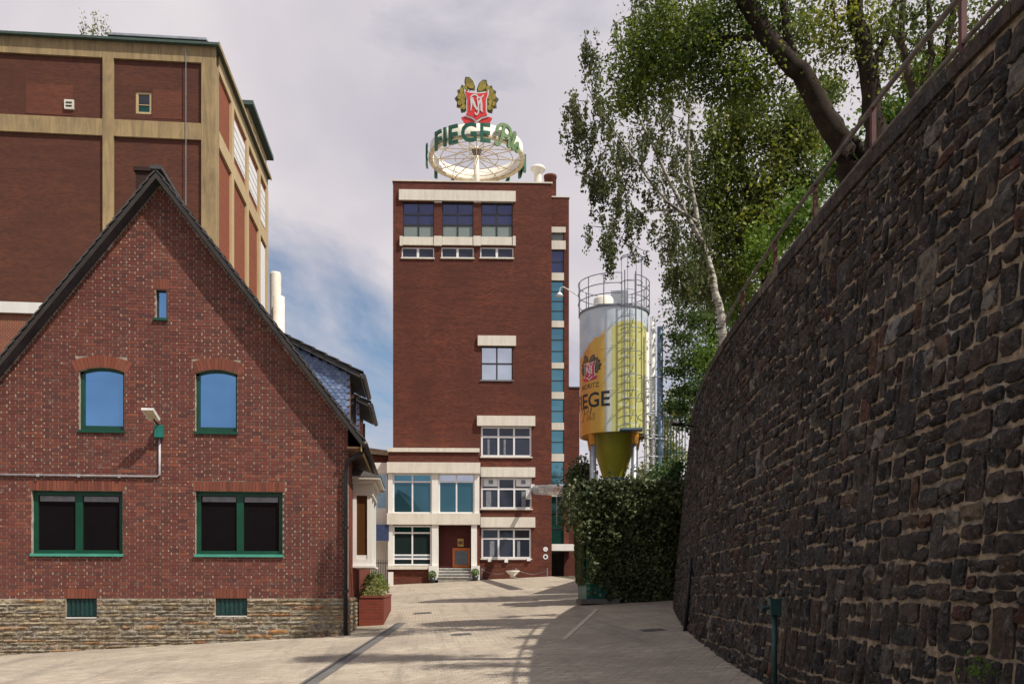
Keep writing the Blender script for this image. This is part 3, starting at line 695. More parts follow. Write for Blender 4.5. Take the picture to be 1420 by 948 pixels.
# eave: soffit rafters, gutter, downpipe
bx('soffit', 'brown_wood', roof, XR+.003, EXR-.02, -OV+.02, 9.68, zer-TH-.055, zer-TH-.012)
MB().box(EXR-.03, EXR-.005, -OV, 9.7, zer-TH-.12, zer-TH+.10).build('fascia', 'ochre_wood', roof)
MB().tube([(EXR+.06, -OV-.02, zer-.12), (EXR+.06, 9.7, zer-.12)], .075, 10).build('gutter', 'gutter_metal', roof, True)
MB().tube([(EXR+.05, -.1, zer-.19), (EXR-.05, -.12, zer-.32), (XR-.0, -.13, zer-.5), (XR-.04, -.115, zer-.8), (XR-.04, -.115, .40)], .05, 10).build('downpipe', 'black_iron', house, True)
for z in (1.5, 3.0): MB().tube([(XR-.04, -.115, z), (XR-.04, -.115, z+.07)], .068, 10).build('pipe_bracket', 'black_iron', house)
# chimney
cr_ = Fr(0, HY+4.5, 0).rect(188, 222, 232, 300); ch = MB(); ch.box(cr_[0], cr_[1], 4.5, 5.3, RZ-1.5, cr_[3]-.12).box(cr_[0]-.05, cr_[1]+.05, 4.45, 5.35, cr_[3]-.12, cr_[3]); ch.build('chimney', 'dark_brick', roof)
# dormers
def dormer(y0, y1):
    xf, xb = -1.80, -3.45; zf, zb = 7.08, RZ-SLP*(xb-RX)+.03; zfb = RZ-SLP*(xf-RX)
    d = MB().prism([(xb, zb-.05), (xf, zfb-.05), (xf, zf)], y0, y1).build('dormer', 'slate', roof)
    rr = MB().prism([(xb-.12, zb+.06), (xf+.32, zf-.13), (xf+.32, zf+.0), (xb-.12, zb+.17)], y0-.16, y1+.16).build('dormer_roof', 'verge_tile', roof)
    n = 7
    for i in range(n):
        a, c = i/n, (i+1)/n+.03; X = lambda t: xb-.12+(xf+.34-xb+.12)*t; Z = lambda t: zb+.17+(zf-zb-.17)*t
        MB().prism([(X(a), Z(a)-.02+.02), (X(c), Z(c)+.035), (X(c), Z(c)+.06), (X(a), Z(a)+.03)], y0-.20, y0+.15).build('verge_tile', 'verge_tile', roof)
    sl_ = MB()      # scale slates on the cheek
    r = 0; zz2 = zfb
    while zz2 < zb:
        x = xb+(r % 2)*.07
        while x < xf-.05:
            zc = zz2; zroof = RZ-SLP*(x+.07-RX); ztop_ = zb-.05+(zf-zb+.05)*(x+.07-xb)/(xf-xb)
            if zc > zroof-.06 and zc+.10 < ztop_+.03:
                sl_.cur = random.random(); t = random.uniform(0, .006)
                sl_.add([(x+.005, y0-.012-t, zc+.14), (x+.005, y0-.022-t, zc+.04), (x+.07, y0-.028-t, zc), (x+.137, y0-.022-t, zc+.04), (x+.137, y0-.012-t, zc+.14)], [(0, 1, 2, 3, 4)])
            x += .142
        zz2 += .085; r += 1
    sl_.build('cheek_slates', 'slate_cheek', d, kind='stuff')
    bx('window_post', 'brown_wood', d, xf+.003, xf+.06, y0-.01, y0+.09, zfb+.02, zf-.13)
    bx('window_post', 'brown_wood', d, xf+.003, xf+.06, y1-.09, y1+.01, zfb+.02, zf-.13)
    bx('pane', 'glass_office', d, xf+.004, xf+.03, y0+.1, y1-.1, zfb+.2, zf-.2)
    bx('apron', 'slate', d, xf+.004, xf+.07, y0+.1, y1-.1, zfb-.05, zfb+.19)
    MB().tube([(xf+.40, y0-.18, zf-.10), (xf+.40, y1+.18, zf-.10)], .07, 8).build('gutter', 'gutter_metal', rr)
m_ = NT('slate_cheek'); r_ = m_.rnd(); m_.fin(m_.ramp(r_, [(0, (.085, .13, .26)), (.5, (.13, .19, .34)), (1, (.2, .26, .40))]), .35, 0, .6)
dormer(23.0-HY, 25.2-HY); dormer(26.6-HY, 29.3-HY)
# oriel on the side wall
y0, y1, xo = 23.1-HY, 25.3-HY, -1.20; zb, zt = 2.30, 3.98
orl = MB().box(XR+.002, xo, y0, y1, zb-.12, zb+.05).box(XR+.002, xo+.06, y0-.06, y1+.06, zb-.17, zb-.12).build('oriel', 'white_paint', house)
for (a, c) in ((XR+.002, XR+.10), (xo-.12, xo)): bx('oriel_post', 'white_paint', orl, a, c, y0, y0+.10, zb+.05, zt)
for yk in (y0+.95, y1-.10): bx('oriel_post', 'white_paint', orl, xo-.10, xo, yk, yk+.10, zb+.05, zt)
bx('oriel_post', 'white_paint', orl, XR+.10, xo-.12, y0+.02, y0+.10, zb+.05, zb+.15)
bx('pane', 'glass_brown', orl, XR+.10, xo-.12, y0+.05, y0+.065, zb+.15, zt)
bx('pane', 'blind', orl, xo-.06, xo-.045, y0+.10, y0+.95, zb+.05, zt); bx('pane', 'blind', orl, xo-.06, xo-.045, y0+1.05, y1-.10, zb+.05, zt)
MB().box(XR+.002, xo+.03, y0-.03, y1+.03, zt, zt+.30).box(XR+.002, xo+.12, y0-.12, y1+.12, zt+.30, zt+.40).box(XR+.002, xo+.22, y0-.22, y1+.22, zt+.40, zt+.47).build('cornice', 'white_concrete', orl)
MB().add([(XR+.002, y0-.24, zt+.471), (xo+.24, y0-.24, zt+.471), (xo+.24, y1+.24, zt+.471), (XR+.002, y1+.24, zt+.471), (XR+.002, y0, zt+.72), (XR+.002, y1, zt+.72)], [(0, 1, 4), (1, 2, 5, 4), (2, 3, 5), (0, 3, 2, 1), (0, 4, 5, 3)]).build('oriel_roof', 'verge_tile', orl)
# conduit and floodlight
cz = HF.px(110, 659.5)[1]; cxr = HF.px(222, 640)[0]; ct = HF.px(222, 606)[1]
cn = empty('conduit', (cxr, HY-.04, cz), 0, 'grey cable conduit running across the gable and up to the floodlight', 'conduit')
MB().tube([(-4.2, -.0, 0), (-.05, 0, 0), (0, 0, .05), (0, 0, ct-cz)], .026, 8).build('pipe', 'conduit', cn, True)
for x in (-3.6, -2.7, -1.8, -.9): bx('clip', 'conduit', cn, x-.03, x+.03, -.035, .035, -.035, .035)
fl = empty('floodlight', (cxr, HY-.04, ct), 0, 'white floodlight on a bracket with a green junction box on the brick gable', 'floodlight')
bx('junction_box', 'teal', fl, -.09, .10, -.11, .02, -.02, .26)
MB().tube([(0, -.05, .26), (-.02, -.20, .30), (-.04, -.33, .35)], .022, 8).build('bracket', 'black_iron', fl)
FLS = lambda L_: [(x*.72, y*.62, .10+z*.62) for x, y, z in L_]
hd = MB(); hd.add(FLS([(-.36, -.85, .68), (.0, -.85, .68), (.10, -.45, .36), (-.22, -.45, .36), (-.36, -.83, .76), (.02, -.83, .76), (.13, -.40, .44), (-.25, -.40, .44)]), [(0, 1, 2, 3)[::-1], (4, 5, 6, 7), (0, 1, 5, 4), (1, 2, 6, 5), (2, 3, 7, 6), (3, 0, 4, 7)]); hdo = hd.build('lamp_head', 'light_grey', fl)
MB().add(FLS([(-.31, -.815, .645), (-.02, -.815, .645), (.06, -.49, .385), (-.20, -.49, .385)]), [(0, 1, 2, 3)[::-1]]).build('lens', 'lamp_glass', fl)

# ================================================================== foliage tools
def leaves(cent, size, aspect=.55, droop=0.0, spread=None):
    """numpy array of quads: one rhombic leaf per centre"""
    n = len(cent); d = rng.normal(size=(n, 3)); d[:, 2] -= droop; d /= np.linalg.norm(d, axis=1)[:, None]
    e_ = rng.normal(size=(n, 3)); e_ -= d*(e_*d).sum(1)[:, None]; e_ /= np.linalg.norm(e_, axis=1)[:, None]; L = size*rng.uniform(.6, 1.3, n)[:, None]
    nn = np.cross(d, e_); c = np.asarray(cent)
    return np.stack([c-d*L*.5, c+e_*L*aspect*.5+nn*L*.08-d*L*.08, c+d*L*.5, c-e_*L*aspect*.5+nn*L*.08-d*L*.08], 1).reshape(-1, 3)
def blob_points(blobs, clumps_per, per, spread, hang=0.0, flat=1.0):
    C = []; P = []
    for (u, v, D, ru, rv, k) in blobs:
        c = np.array(at(u, v, D)); rx = ru*D/F; rz = rv*D/F; ry = .8*min(rx, 1.6)+.2*rz; n = max(2, int(k*clumps_per))
        q = rng.normal(size=(n, 3)); q /= np.linalg.norm(q, axis=1)[:, None]; q *= (rng.random(n)**.42)[:, None]
        cl = c+q[:, :1]*rx*np.array(rt)+q[:, 1:2]*ry*np.array(fw)+q[:, 2:]*rz*np.array([0, 0, 1.0]); C.append(cl)
        for p in cl:
            m = max(3, int(per*rng.uniform(.4, 1.5))); s = spread*rng.uniform(.6, 1.4); g = rng.normal(size=(m, 3))*s; g[:, 2] *= flat
            if hang: g[:, :2] *= .35; g[:, 2] = -rng.random(m)*hang*rng.uniform(.4, 1.2)
            P.append(p+g)
    return np.concatenate(C), np.concatenate(P)
def tree(name, label, cat, trunks, blobs, leafm, barkm, cp, per, spread, size, hang=0.0, flat=1.0, group=None, droop=.3, aspect=.55, twig=.5):
    """trunks: list of (pixel path with depth, r0, r1)"""
    base = Vector(at(*trunks[0][0][0])); root = empty(name, base, 0, label, cat, group); tm = MB(); nodes = []
    for path_, r0, r1 in trunks:
        pts = [Vector(at(*p)) for p in path_]; dense = []
        for a, c in zip(pts, pts[1:]):
            for j in range(4): dense.append(a.lerp(c, j/4)+Vector(rng.normal(size=3)*.02*min(1, r0*6)))
        dense.append(pts[-1]); m = len(dense); nodes += dense[m//4:]
        tm.tube([p-base for p in dense], [r0+(r1-r0)*i/(m-1) for i in range(m)], 9)
    tm.build('trunk', barkm, root, True)
    C, P = blob_points(blobs, cp, per, spread, hang, flat); N = np.array([tuple(p) for p in nodes]); bm = MB(); used = N
    order = np.argsort([np.min(((N-c)**2).sum(1)) for c in C])
    allN = list(map(tuple, N))
    for i in order:
        c = C[i]
        if rng.random() > twig: continue
        A = np.array(allN); k = int(np.argmin(((A-c)**2).sum(1))); a = Vector(A[k]); e_ = Vector(c); mid = a.lerp(e_, .5)+Vector(rng.normal(size=3)*.06*(e_-a).length)
        L = (e_-a).length; r = min(.035, .006+.012*L); bm.tube([a-base, mid-base, e_-base], [r, r*.65, .004], 4, False); allN += [tuple(mid), tuple(e_)]
    if bm.v: bm.build('branches', 'branch', root, kind='stuff')
    V = leaves(P, size, aspect, droop)-np.array(base); quads('crown', V, leafm, root, np.repeat(rng.random(len(P)//1), 1))
    return root

# ================================================================== TREES ON THE EMBANKMENT
tree('birch_tree', 'slender white-barked birch with thin drooping grey-green foliage leaning over the silo', 'tree',
     [([(1008, 510, 18), (1000, 440, 18), (985, 370, 18), (968, 310, 18), (955, 230, 18), (957, 110, 18), (962, 10, 18)], .10, .008),
      ([(978, 345, 18), (935, 265, 17.8), (890, 170, 17.5), (868, 110, 17.4)], .045, .012), ([(968, 310, 18), (925, 280, 17.6), (875, 215, 17.2), (815, 130, 17)], .04, .01),
      ([(962, 290, 18), (900, 292, 17.8), (850, 310, 17.4)], .03, .008), ([(957, 150, 18), (910, 70, 18), (880, 10, 18)], .03, .01)],
     [(825, 150, 17.3, 48, 55, 1), (797, 165, 17.2, 22, 35, .6), (850, 210, 17.4, 50, 60, 1.3), (905, 190, 17.8, 55, 85, 1.4), (818, 75, 17.3, 15, 38, .45), (945, 240, 18, 45, 80, 1.2), (838, 245, 17.5, 28, 30, .6),
      (870, 280, 17.6, 50, 32, .7), (890, 55, 18, 45, 55, 1.0), (838, 320, 17.5, 26, 24, .45), (930, 110, 18, 45, 60, .9), (905, 320, 17.8, 45, 28, .6), (955, 340, 18, 42, 45, 1.0), (940, 385, 18, 22, 25, .4), (985, 390, 18.2, 25, 30, .6), (845, 355, 17.6, 7, 22, .15), (945, 30, 18, 40, 50, .7)],
     'leaf_birch', 'birch_bark', 42, 42, .10, .075, hang=.55, droop=1.2, twig=.55)
tree('leaning_tree', 'large dark-barked tree with a leaning forked trunk and broad green canopy above the wall railing', 'tree',
     [([(1215, 330, 12), (1185, 245, 12), (1155, 180, 12), (1110, 105, 12), (1065, 50, 12), (1005, -40, 12)], .19, .10), ([(1225, 260, 12), (1195, 212, 12.1), (1160, 172, 12.05), (1120, 120, 12)], .09, .07),
      ([(1106, 100, 12), (1090, 40, 12), (1080, -40, 12.2)], .07, .045), ([(1075, 62, 12), (1040, 10, 12.3), (1020, -40, 12.5)], .08, .05), ([(1065, 50, 12), (985, 55, 12.4), (900, 90, 12.8)], .05, .02)],
     [(1000, 55, 12.4, 75, 48, 1.6), (925, 60, 12.7, 60, 40, 1.3), (885, 95, 12.8, 40, 35, 1.0), (955, 105, 12.5, 60, 26, 1.1), (1055, 15, 12.2, 60, 35, 1.0), (1105, 45, 12.2, 35, 28, .6), (880, 138, 12.8, 22, 20, .5), (1045, 105, 12.2, 50, 26, .9), (960, 10, 12.6, 70, 25, 1.1), (1130, 130, 12.3, 25, 18, .3), (900, 20, 12.9, 25, 20, .4), (1010, 130, 12.6, 35, 16, .5)],
     'leaf_dark', 'bark', 64, 30, .13, .068, droop=.4, aspect=.5)
tree('slim_tree', 'straight dark trunk with sparse small leaves rising behind the wall railing post', 'tree',
     [([(1222, 300, 11), (1214, 200, 11), (1206, 110, 11), (1192, 40, 11), (1180, -50, 11)], .14, .09), ([(1205, 100, 11), (1235, 40, 11), (1250, -40, 11)], .05, .03)],
     [(1190, 25, 11, 48, 38, 1), (1140, 15, 11, 38, 35, .8), (1240, 40, 11, 40, 45, .8), (1175, 75, 11, 35, 20, .4), (1150, 65, 11.2, 30, 20, .4), (1235, 105, 11, 25, 22, .35)], 'leaf_mid', 'bark', 55, 15, .13, .062)
tree('thin_tree', 'thin many-stemmed sapling with open crown behind the uppermost stretch of railing', 'tree',
     [([(1280, 250, 10), (1270, 150, 10), (1250, 60, 10), (1255, -40, 10)], .06, .03), ([(1272, 160, 10), (1292, 80, 10), (1285, -30, 10)], .045, .025), ([(1300, 190, 10), (1310, 90, 10), (1330, -30, 10)], .05, .03), ([(1268, 150, 10), (1262, 95, 10.2), (1230, 30, 10.4)], .03, .015)],
     [(1270, 40, 10, 45, 40, .9), (1320, 40, 10, 45, 40, .9), (1375, 25, 9.5, 45, 35, .8), (1285, 110, 10, 30, 25, .4), (1330, 95, 9.8, 30, 20, .4)], 'leaf_mid', 'branch', 55, 14, .13, .06)
tree('maple_tree', 'bushy yellow-green tree between the birch and the leaning trunk behind the wall', 'tree',
     [([(1075, 450, 19), (1055, 340, 19), (1030, 240, 19), (1018, 130, 19)], .16, .06), ([(1045, 300, 19), (1085, 230, 19), (1100, 160, 19)], .07, .03), ([(1050, 330, 19), (1000, 260, 19), (985, 200, 19)], .06, .03)],
     [(1040, 165, 19, 55, 40, 1.2), (1090, 205, 19, 45, 45, 1.1), (1000, 225, 19, 45, 55, 1.3), (1060, 265, 19, 55, 45, 1.3), (1112, 155, 19, 28, 25, .6), (1122, 195, 19, 22, 28, .5), (985, 300, 19, 38, 45, 1.1), (1030, 330, 19, 48, 40, 1.2), (1010, 380, 19, 40, 35, .9), (1075, 320, 19, 35, 30, .7), (1120, 255, 19, 25, 30, .6), (1150, 130, 20, 15, 15, .2)],
     'leaf_mid', 'bark', 75, 36, .17, .095, aspect=.6)
tree('locust_tree', 'dark green tree with flat layered boughs standing behind the far end of the wall', 'tree',
     [([(1000, 640, 31), (990, 520, 31), (982, 420, 31), (985, 340, 31)], .17, .05)],
     [(958, 378, 30.5, 36, 14, 1), (950, 410, 30.5, 26, 10, .7), (960, 440, 30.5, 36, 13, 1), (945, 470, 30.5, 24, 9, .6), (965, 497, 30.5, 42, 13, 1.1), (940, 515, 30.5, 20, 9, .5), (962, 540, 30.5, 36, 13, 1.0), (945, 560, 30.5, 24, 10, .6), (990, 400, 31, 34, 40, 1.4), (1000, 460, 31, 30, 45, 1.3), (985, 520, 31, 30, 35, 1.2), (965, 350, 31, 28, 15, .6), (1030, 420, 31, 30, 40, 1.0), (965, 585, 31, 30, 14, .8)],
     'leaf_pine', 'bark', 46, 30, .24, .13, flat=.4, aspect=.5)
for i, (u, v, D, ru, rv, k, lab) in enumerate([(1108, 300, 15.5, 32, 30, 1, 'bright green leafy shrub behind the railing below the leaning trunk'), (1062, 350, 18, 26, 30, 1, 'bright green shrub crowding the railing above the middle of the wall'),
        (1176, 222, 13.5, 30, 26, .9, 'bright green shrub at the foot of the leaning trunk'), (1236, 162, 12.5, 26, 24, .7, 'light green shrub beside the slim straight trunk'), (1032, 415, 20, 20, 30, .9, 'leafy shrub at the foot of the white birch trunk'), (1292, 103, 11.5, 30, 20, .6, 'low green shrub under the thin saplings'), (985, 490, 22, 14, 40, .8, 'green shrub hanging by the lower end of the railing')]):
    tree('shrub', lab, 'shrub', [([(u, v+rv+30, D), (u+3, v, D)], .03, .01)], [(u, v, D, ru, rv, k), (u-ru*.6, v+rv*.5, D, ru*.6, rv*.6, k*.4)], 'leaf_bright', 'branch', 55, 20, .13, .085, aspect=.6, group='shrubs along the wall top')

# ================================================================== SILO AND IVY BLOCK
sc_ = at(851, 600, 31.0); SX, SY = sc_.x, sc_.y; g0 = gz(SX, SY)
silo = empty('beer_silo', (SX, SY, g0), -math.atan2(SX, SY), 'tall malt silo printed with a glass of beer, with yellow hopper and caged ladder', 'silo')
def zs_(v, D=31.0): return EYE+(HV-v)/F*D-g0
RS = 1.19; zb_, zt_ = zs_(606), zs_(437)
def mk_print():
    m = NT('silo_print'); s = m.n('ShaderNodeSeparateXYZ'); m.l(m.co(), s.inputs[0])
    ang_ = m.n('ShaderNodeMath', operation='ARCTAN2'); m.l(s.outputs[0], ang_.inputs[0]); m.l(m.math('MULTIPLY', s.outputs[1], -1.0), ang_.inputs[1]); A = ang_.outputs[0]; Z = s.outputs[2]
    wob = m.noise(2.2, 5, .6); wob2 = m.noise(6, 4, .6)
    f = m.math('ADD', m.math('DIVIDE', A, 2.8), .5); f = m.math('ADD', f, m.math('MULTIPLY', m.math('SUBTRACT', wob2, .5), .05))
    beer = m.ramp(f, [(0, (.64, .26, .05)), (.22, (.68, .30, .05)), (.25, (.70, .38, .07)), (.40, (.68, .42, .07)), (.425, (.62, .66, .60)), (.465, (.58, .64, .62)), (.49, (.55, .53, .20)), (.60, (.47, .46, .14)), (.85, (.52, .51, .18)), (1, (.58, .58, .22))])
    mp = m.n('ShaderNodeMapping'); mp.inputs['Rotation'].default_value = (0, .5, 0); mp.inputs['Scale'].default_value = (1.2, 1.2, 4.2); m.l(m.co(), mp.inputs[0]); v = m.n('ShaderNodeTexVoronoi'); v.inputs['Scale'].default_value = 1.6; m.l(mp.outputs[0], v.inputs[0])
    dimp = m.math('MULTIPLY', m.ramp(v.outputs['Distance'], [(.20, (1,)*3), (.38, (0,)*3)]), m.ramp(f, [(.50, (0,)*3), (.58, (1,)*3), (.74, (1,)*3), (.80, (.2,)*3)]))
    beer = m.mix(m.math('MULTIPLY', dimp, .5), beer, (.72, .75, .62))
    line = m.math('ADD', m.math('ADD', Z, m.math('MULTIPLY', m.math('SUBTRACT', wob, .5), -.8)), m.math('MULTIPLY', m.math('MINIMUM', A, .25), -.65)); foam = m.ramp(m.math('SUBTRACT', line, zs_(466)), [(0, (0,)*3), (.08, (1,)*3)])
    fc = m.ramp(wob, [(.35, (.46, .54, .62)), (.6, (.60, .65, .69))]); c = m.mix(foam, beer, fc)
    m.bump(m.noise(3, 2), .05, .01); m.fin(c, .35, 0, .4)
mk_print()
sh = MB().lathe([(RS-.1, zb_), (RS, zb_), (RS, zb_+.001), (RS, zt_-.001), (RS, zt_), (RS-.05, zt_+.03), (.4, zt_+.22), (0, zt_+.22)], 64).build('shell', 'silo_print', silo, True)
MB().lathe([(RS-.02, zt_-.03), (RS+.035, zt_-.03), (RS+.035, zt_+.03), (RS-.02, zt_+.03), (RS-.02, zt_-.03)], 64).build('top_rim', 'grey_steel', silo)
for z_ in (zb_+1.4, zb_+2.8): MB().lathe([(RS+.001, z_), (RS+.006, z_+.01), (RS+.001, z_+.02)], 64).build('weld_band', 'silo_print', silo)
hop = MB().lathe([(RS-.11, zb_+.32), (.82, zb_), (.37, zs_(664)), (.37, zs_(664)-.06), (0, zs_(664)-.06)], 48).build('hopper', 'cone_paint', silo, True)
MB().lathe([(0, zb_+.02), (RS-.1, zb_+.02), (RS-.1, zb_)], 48).build('skirt_ring', 'orange_paint', silo)
MB().lathe([(.375, zs_(664)+.02), (.42, zs_(664)), (.42, zs_(664)-.10), (.2, zs_(664)-.14), (.2, zs_(664)-.7), (0, zs_(664)-.7)], 32).build('outlet_valve', 'blue_panel', silo)
for q in (-2.25, -.78, .78, 2.25):
    x, y = .98*math.sin(q)*1.0, -.98*math.cos(q); 
    MB().tube([(x, y, -.1), (x, y, zb_-.35)], .095, 14).build('leg', 'galvanised', silo, True); MB().tube([(x*1.03, y*1.03, zb_-.36), (x*1.06, y*1.06, zb_+.02)], [.10, .14], 12).build('leg_bracket', 'orange_paint', silo)
def cyl(a, r): return (r*math.sin(a), -r*math.cos(a))
# platform railing
RR = RS+.045; 
for z_ in (.38, .72, 1.06):
    MB().tube([(*cyl(a, RR), zt_+z_) for a in np.linspace(.62, 2*math.pi+.22, 60)], .016, 6).build('guard_rail', 'grey_steel', silo)
for a in np.linspace(.62, 2*math.pi+.22, 13): MB().tube([(*cyl(a, RR), zt_), (*cyl(a, RR), zt_+1.06)], .017, 6).build('guard_post', 'grey_steel', silo)
MB().lathe([(.0, zt_+.50), (.30, zt_+.50), (.34, zt_+.44), (.34, zt_+.2)], 24, (-.35, -.35)).build('vent_cap', 'cream', silo, True)
bx('filter_box', 'galvanised', silo, -.1, .5, -.25, .4, zt_+.2, zt_+.78)
# ladder with cage on the front right
la = .42; lx, ly = cyl(la, RS+.16); nx_, ny_ = cyl(la, 1); tx, ty = math.cos(la), math.sin(la)
lz0, lz1 = zb_+.12, zt_+1.10
for s in (-.2, .2): MB().tube([(lx+tx*s, ly+ty*s, lz0), (lx+tx*s, ly+ty*s, lz1)], .020, 6).build('ladder_rail', 'grey_steel', silo)
for i in range(int((lz1-lz0)/.28)): z_ = lz0+.14+i*.28; MB().tube([(lx-tx*.2, ly-ty*.2, z_), (lx+tx*.2, ly+ty*.2, z_)], .012, 5).build('rung', 'grey_steel', silo)
def hoop(z_, a0=-1.0, r=.36): return [(lx+tx*r*math.sin(q)+nx_*(.10+r*math.cos(q)), ly+ty*r*math.sin(q)+ny_*(.10+r*math.cos(q)), z_) for q in np.linspace(-2.0, 2.0, 14)]
for z_ in np.arange(zb_+1.0, zt_+1.5, .78): MB().tube(hoop(z_), .014, 5).build('cage_hoop', 'grey_steel', silo)
MB().tube(hoop(zt_+1.48), .02, 5).build('cage_hoop', 'grey_steel', silo)
for q in (-1.6, -.8, 0, .8, 1.6):
    r = .36; x, y = lx+tx*r*math.sin(q)+nx_*(.10+r*math.cos(q)), ly+ty*r*math.sin(q)+ny_*(.10+r*math.cos(q)); MB().tube([(x, y, zb_+1.0), (x, y, zt_+1.48)], .011, 5).build('cage_bar', 'grey_steel', silo)
bx('ladder_platform', 'blue_steel', silo, lx-.35, lx+.40, ly-.25, ly+.3, zb_-.0, zb_+.06)
# pipes at the right side and lower ladder cage
for (a, d, r, v0, m__) in ((1.30, .20, .085, 446, 'light_grey'), (1.42, .42, .10, 458, 'blue_steel'), (1.05, .12, .05, 470, 'cream')):
    x, y = cyl(a, RS+d); MB().tube([(x, y, -.1), (x, y, zs_(v0))], r, 12).build('pipe', m__, silo, True)
for z_ in (zs_(528), zs_(575), zs_(612), zs_(655)):
    x0, y0 = cyl(1.05, RS); x1, y1 = cyl(1.4, RS+.6); MB().tube([(x0, y0, z_), (x1, y1, z_)], .018, 5).build('pipe_clamp', 'galvanised', silo)
x, y = cyl(1.05, RS+.22)
for s in (-.17, .17): MB().tube([(x+s, y, zs_(690)), (x+s, y, zs_(528))], .018, 6).build('ladder_rail', 'galvanised', silo)
for z_ in np.arange(zs_(690), zs_(530), .28): MB().tube([(x-.17, y, z_), (x+.17, y, z_)], .012, 5).build('rung', 'galvanised', silo)
for z_ in np.arange(zs_(640), zs_(526), .72): MB().tube([(x-.2+.9*math.sin(q)*.42+.2, y-.30*math.cos(q)*1.3-.05, z_) for q in np.linspace(-1.5, 1.5, 9)], .014, 5).build('cage_hoop', 'galvanised', silo)

# lettering tools
def text_mesh(txt, size, bold=.0, extrude=0.0):
    cu = bpy.data.curves.new('lettering', 'FONT'); cu.body = txt; cu.size = size; cu.offset = bold; cu.extrude = extrude; cu.resolution_u = 3
    o = bpy.data.objects.new('lettering', cu); col.objects.link(o); bpy.context.view_layer.update(); dg = bpy.context.evaluated_depsgraph_get()
    me = bpy.data.meshes.new_from_object(o.evaluated_get(dg)); bpy.data.objects.remove(o); bpy.data.curves.remove(cu); return me
def remap(me, fn, cuts=None):
    if cuts is not None:
        bm = bmesh.new(); bm.from_mesh(me)
        for c in cuts: bmesh.ops.bisect_plane(bm, geom=bm.verts[:]+bm.edges[:]+bm.faces[:], plane_co=(c, 0, 0), plane_no=(1, 0, 0))
        bm.to_mesh(me); bm.free()
    for v in me.vertices: v.co = fn(v.co.x, v.co.y, v.co.z)
    me.update(); return me
def ribbon(b, pts, w, t, fn):
    """a flat stroke of width w (tapering) and thickness t along 2D points"""
    pts = [Vector((p[0], p[1])) for p in pts]; n = len(pts); vs = []
    for i, p in enumerate(pts):
        d = (pts[min(i+1, n-1)]-pts[max(0, i-1)]).normalized(); q = Vector((-d.y, d.x)); ww = w[i] if isinstance(w, (list, tuple)) else w
        a, c = p+q*ww/2, p-q*ww/2; vs += [fn(a.x, a.y, t), fn(c.x, c.y, t), fn(a.x, a.y, 0), fn(c.x, c.y, 0)]
    fs = []
    for i in range(n-1): k = 4*i; fs += [(k, k+1, k+5, k+4), (k+2, k+6, k+7, k+3), (k, k+4, k+6, k+2), (k+1, k+3, k+7, k+5)]
    fs += [(0, 2, 3, 1), (4*n-4, 4*n-3, 4*n-1, 4*n-2)]; b.add(vs, fs)
def plate(b, poly, t0, t1, fn):
    n = len(poly); cx_ = sum(p[0] for p in poly)/n; cy_ = sum(p[1] for p in poly)/n; vs = [fn(x, y, t1) for x, y in poly]+[fn(x, y, t0) for x, y in poly]+[fn(cx_, cy_, t1)]
    b.add(vs, [(i, (i+1) % n, 2*n) for i in range(n)]+[(i, i+n, (i+1) % n+n, (i+1) % n) for i in range(n)]+[tuple(range(2*n-1, n-1, -1))])
def bez(P, n=7):
    out = []
    for i in range(0, len(P)-3, 3):
        a, b_, c, d = [Vector(p) for p in P[i:i+4]]
        for j in range(n): t = j/n; out.append(a*(1-t)**3+3*b_*t*(1-t)**2+3*c*t*t*(1-t)+d*t**3)
    out.append(Vector(P[-1])); return out
SHIELD = [(-.46, .50), (-.36, .43), (0, .40), (.36, .43), (.46, .50), (.44, .36), (.38, .20), (.38, -.22), (.44, -.34), (.20, -.40), (0, -.52), (-.20, -.40), (-.44, -.34), (-.38, -.22), (-.38, .20), (-.44, .36)]
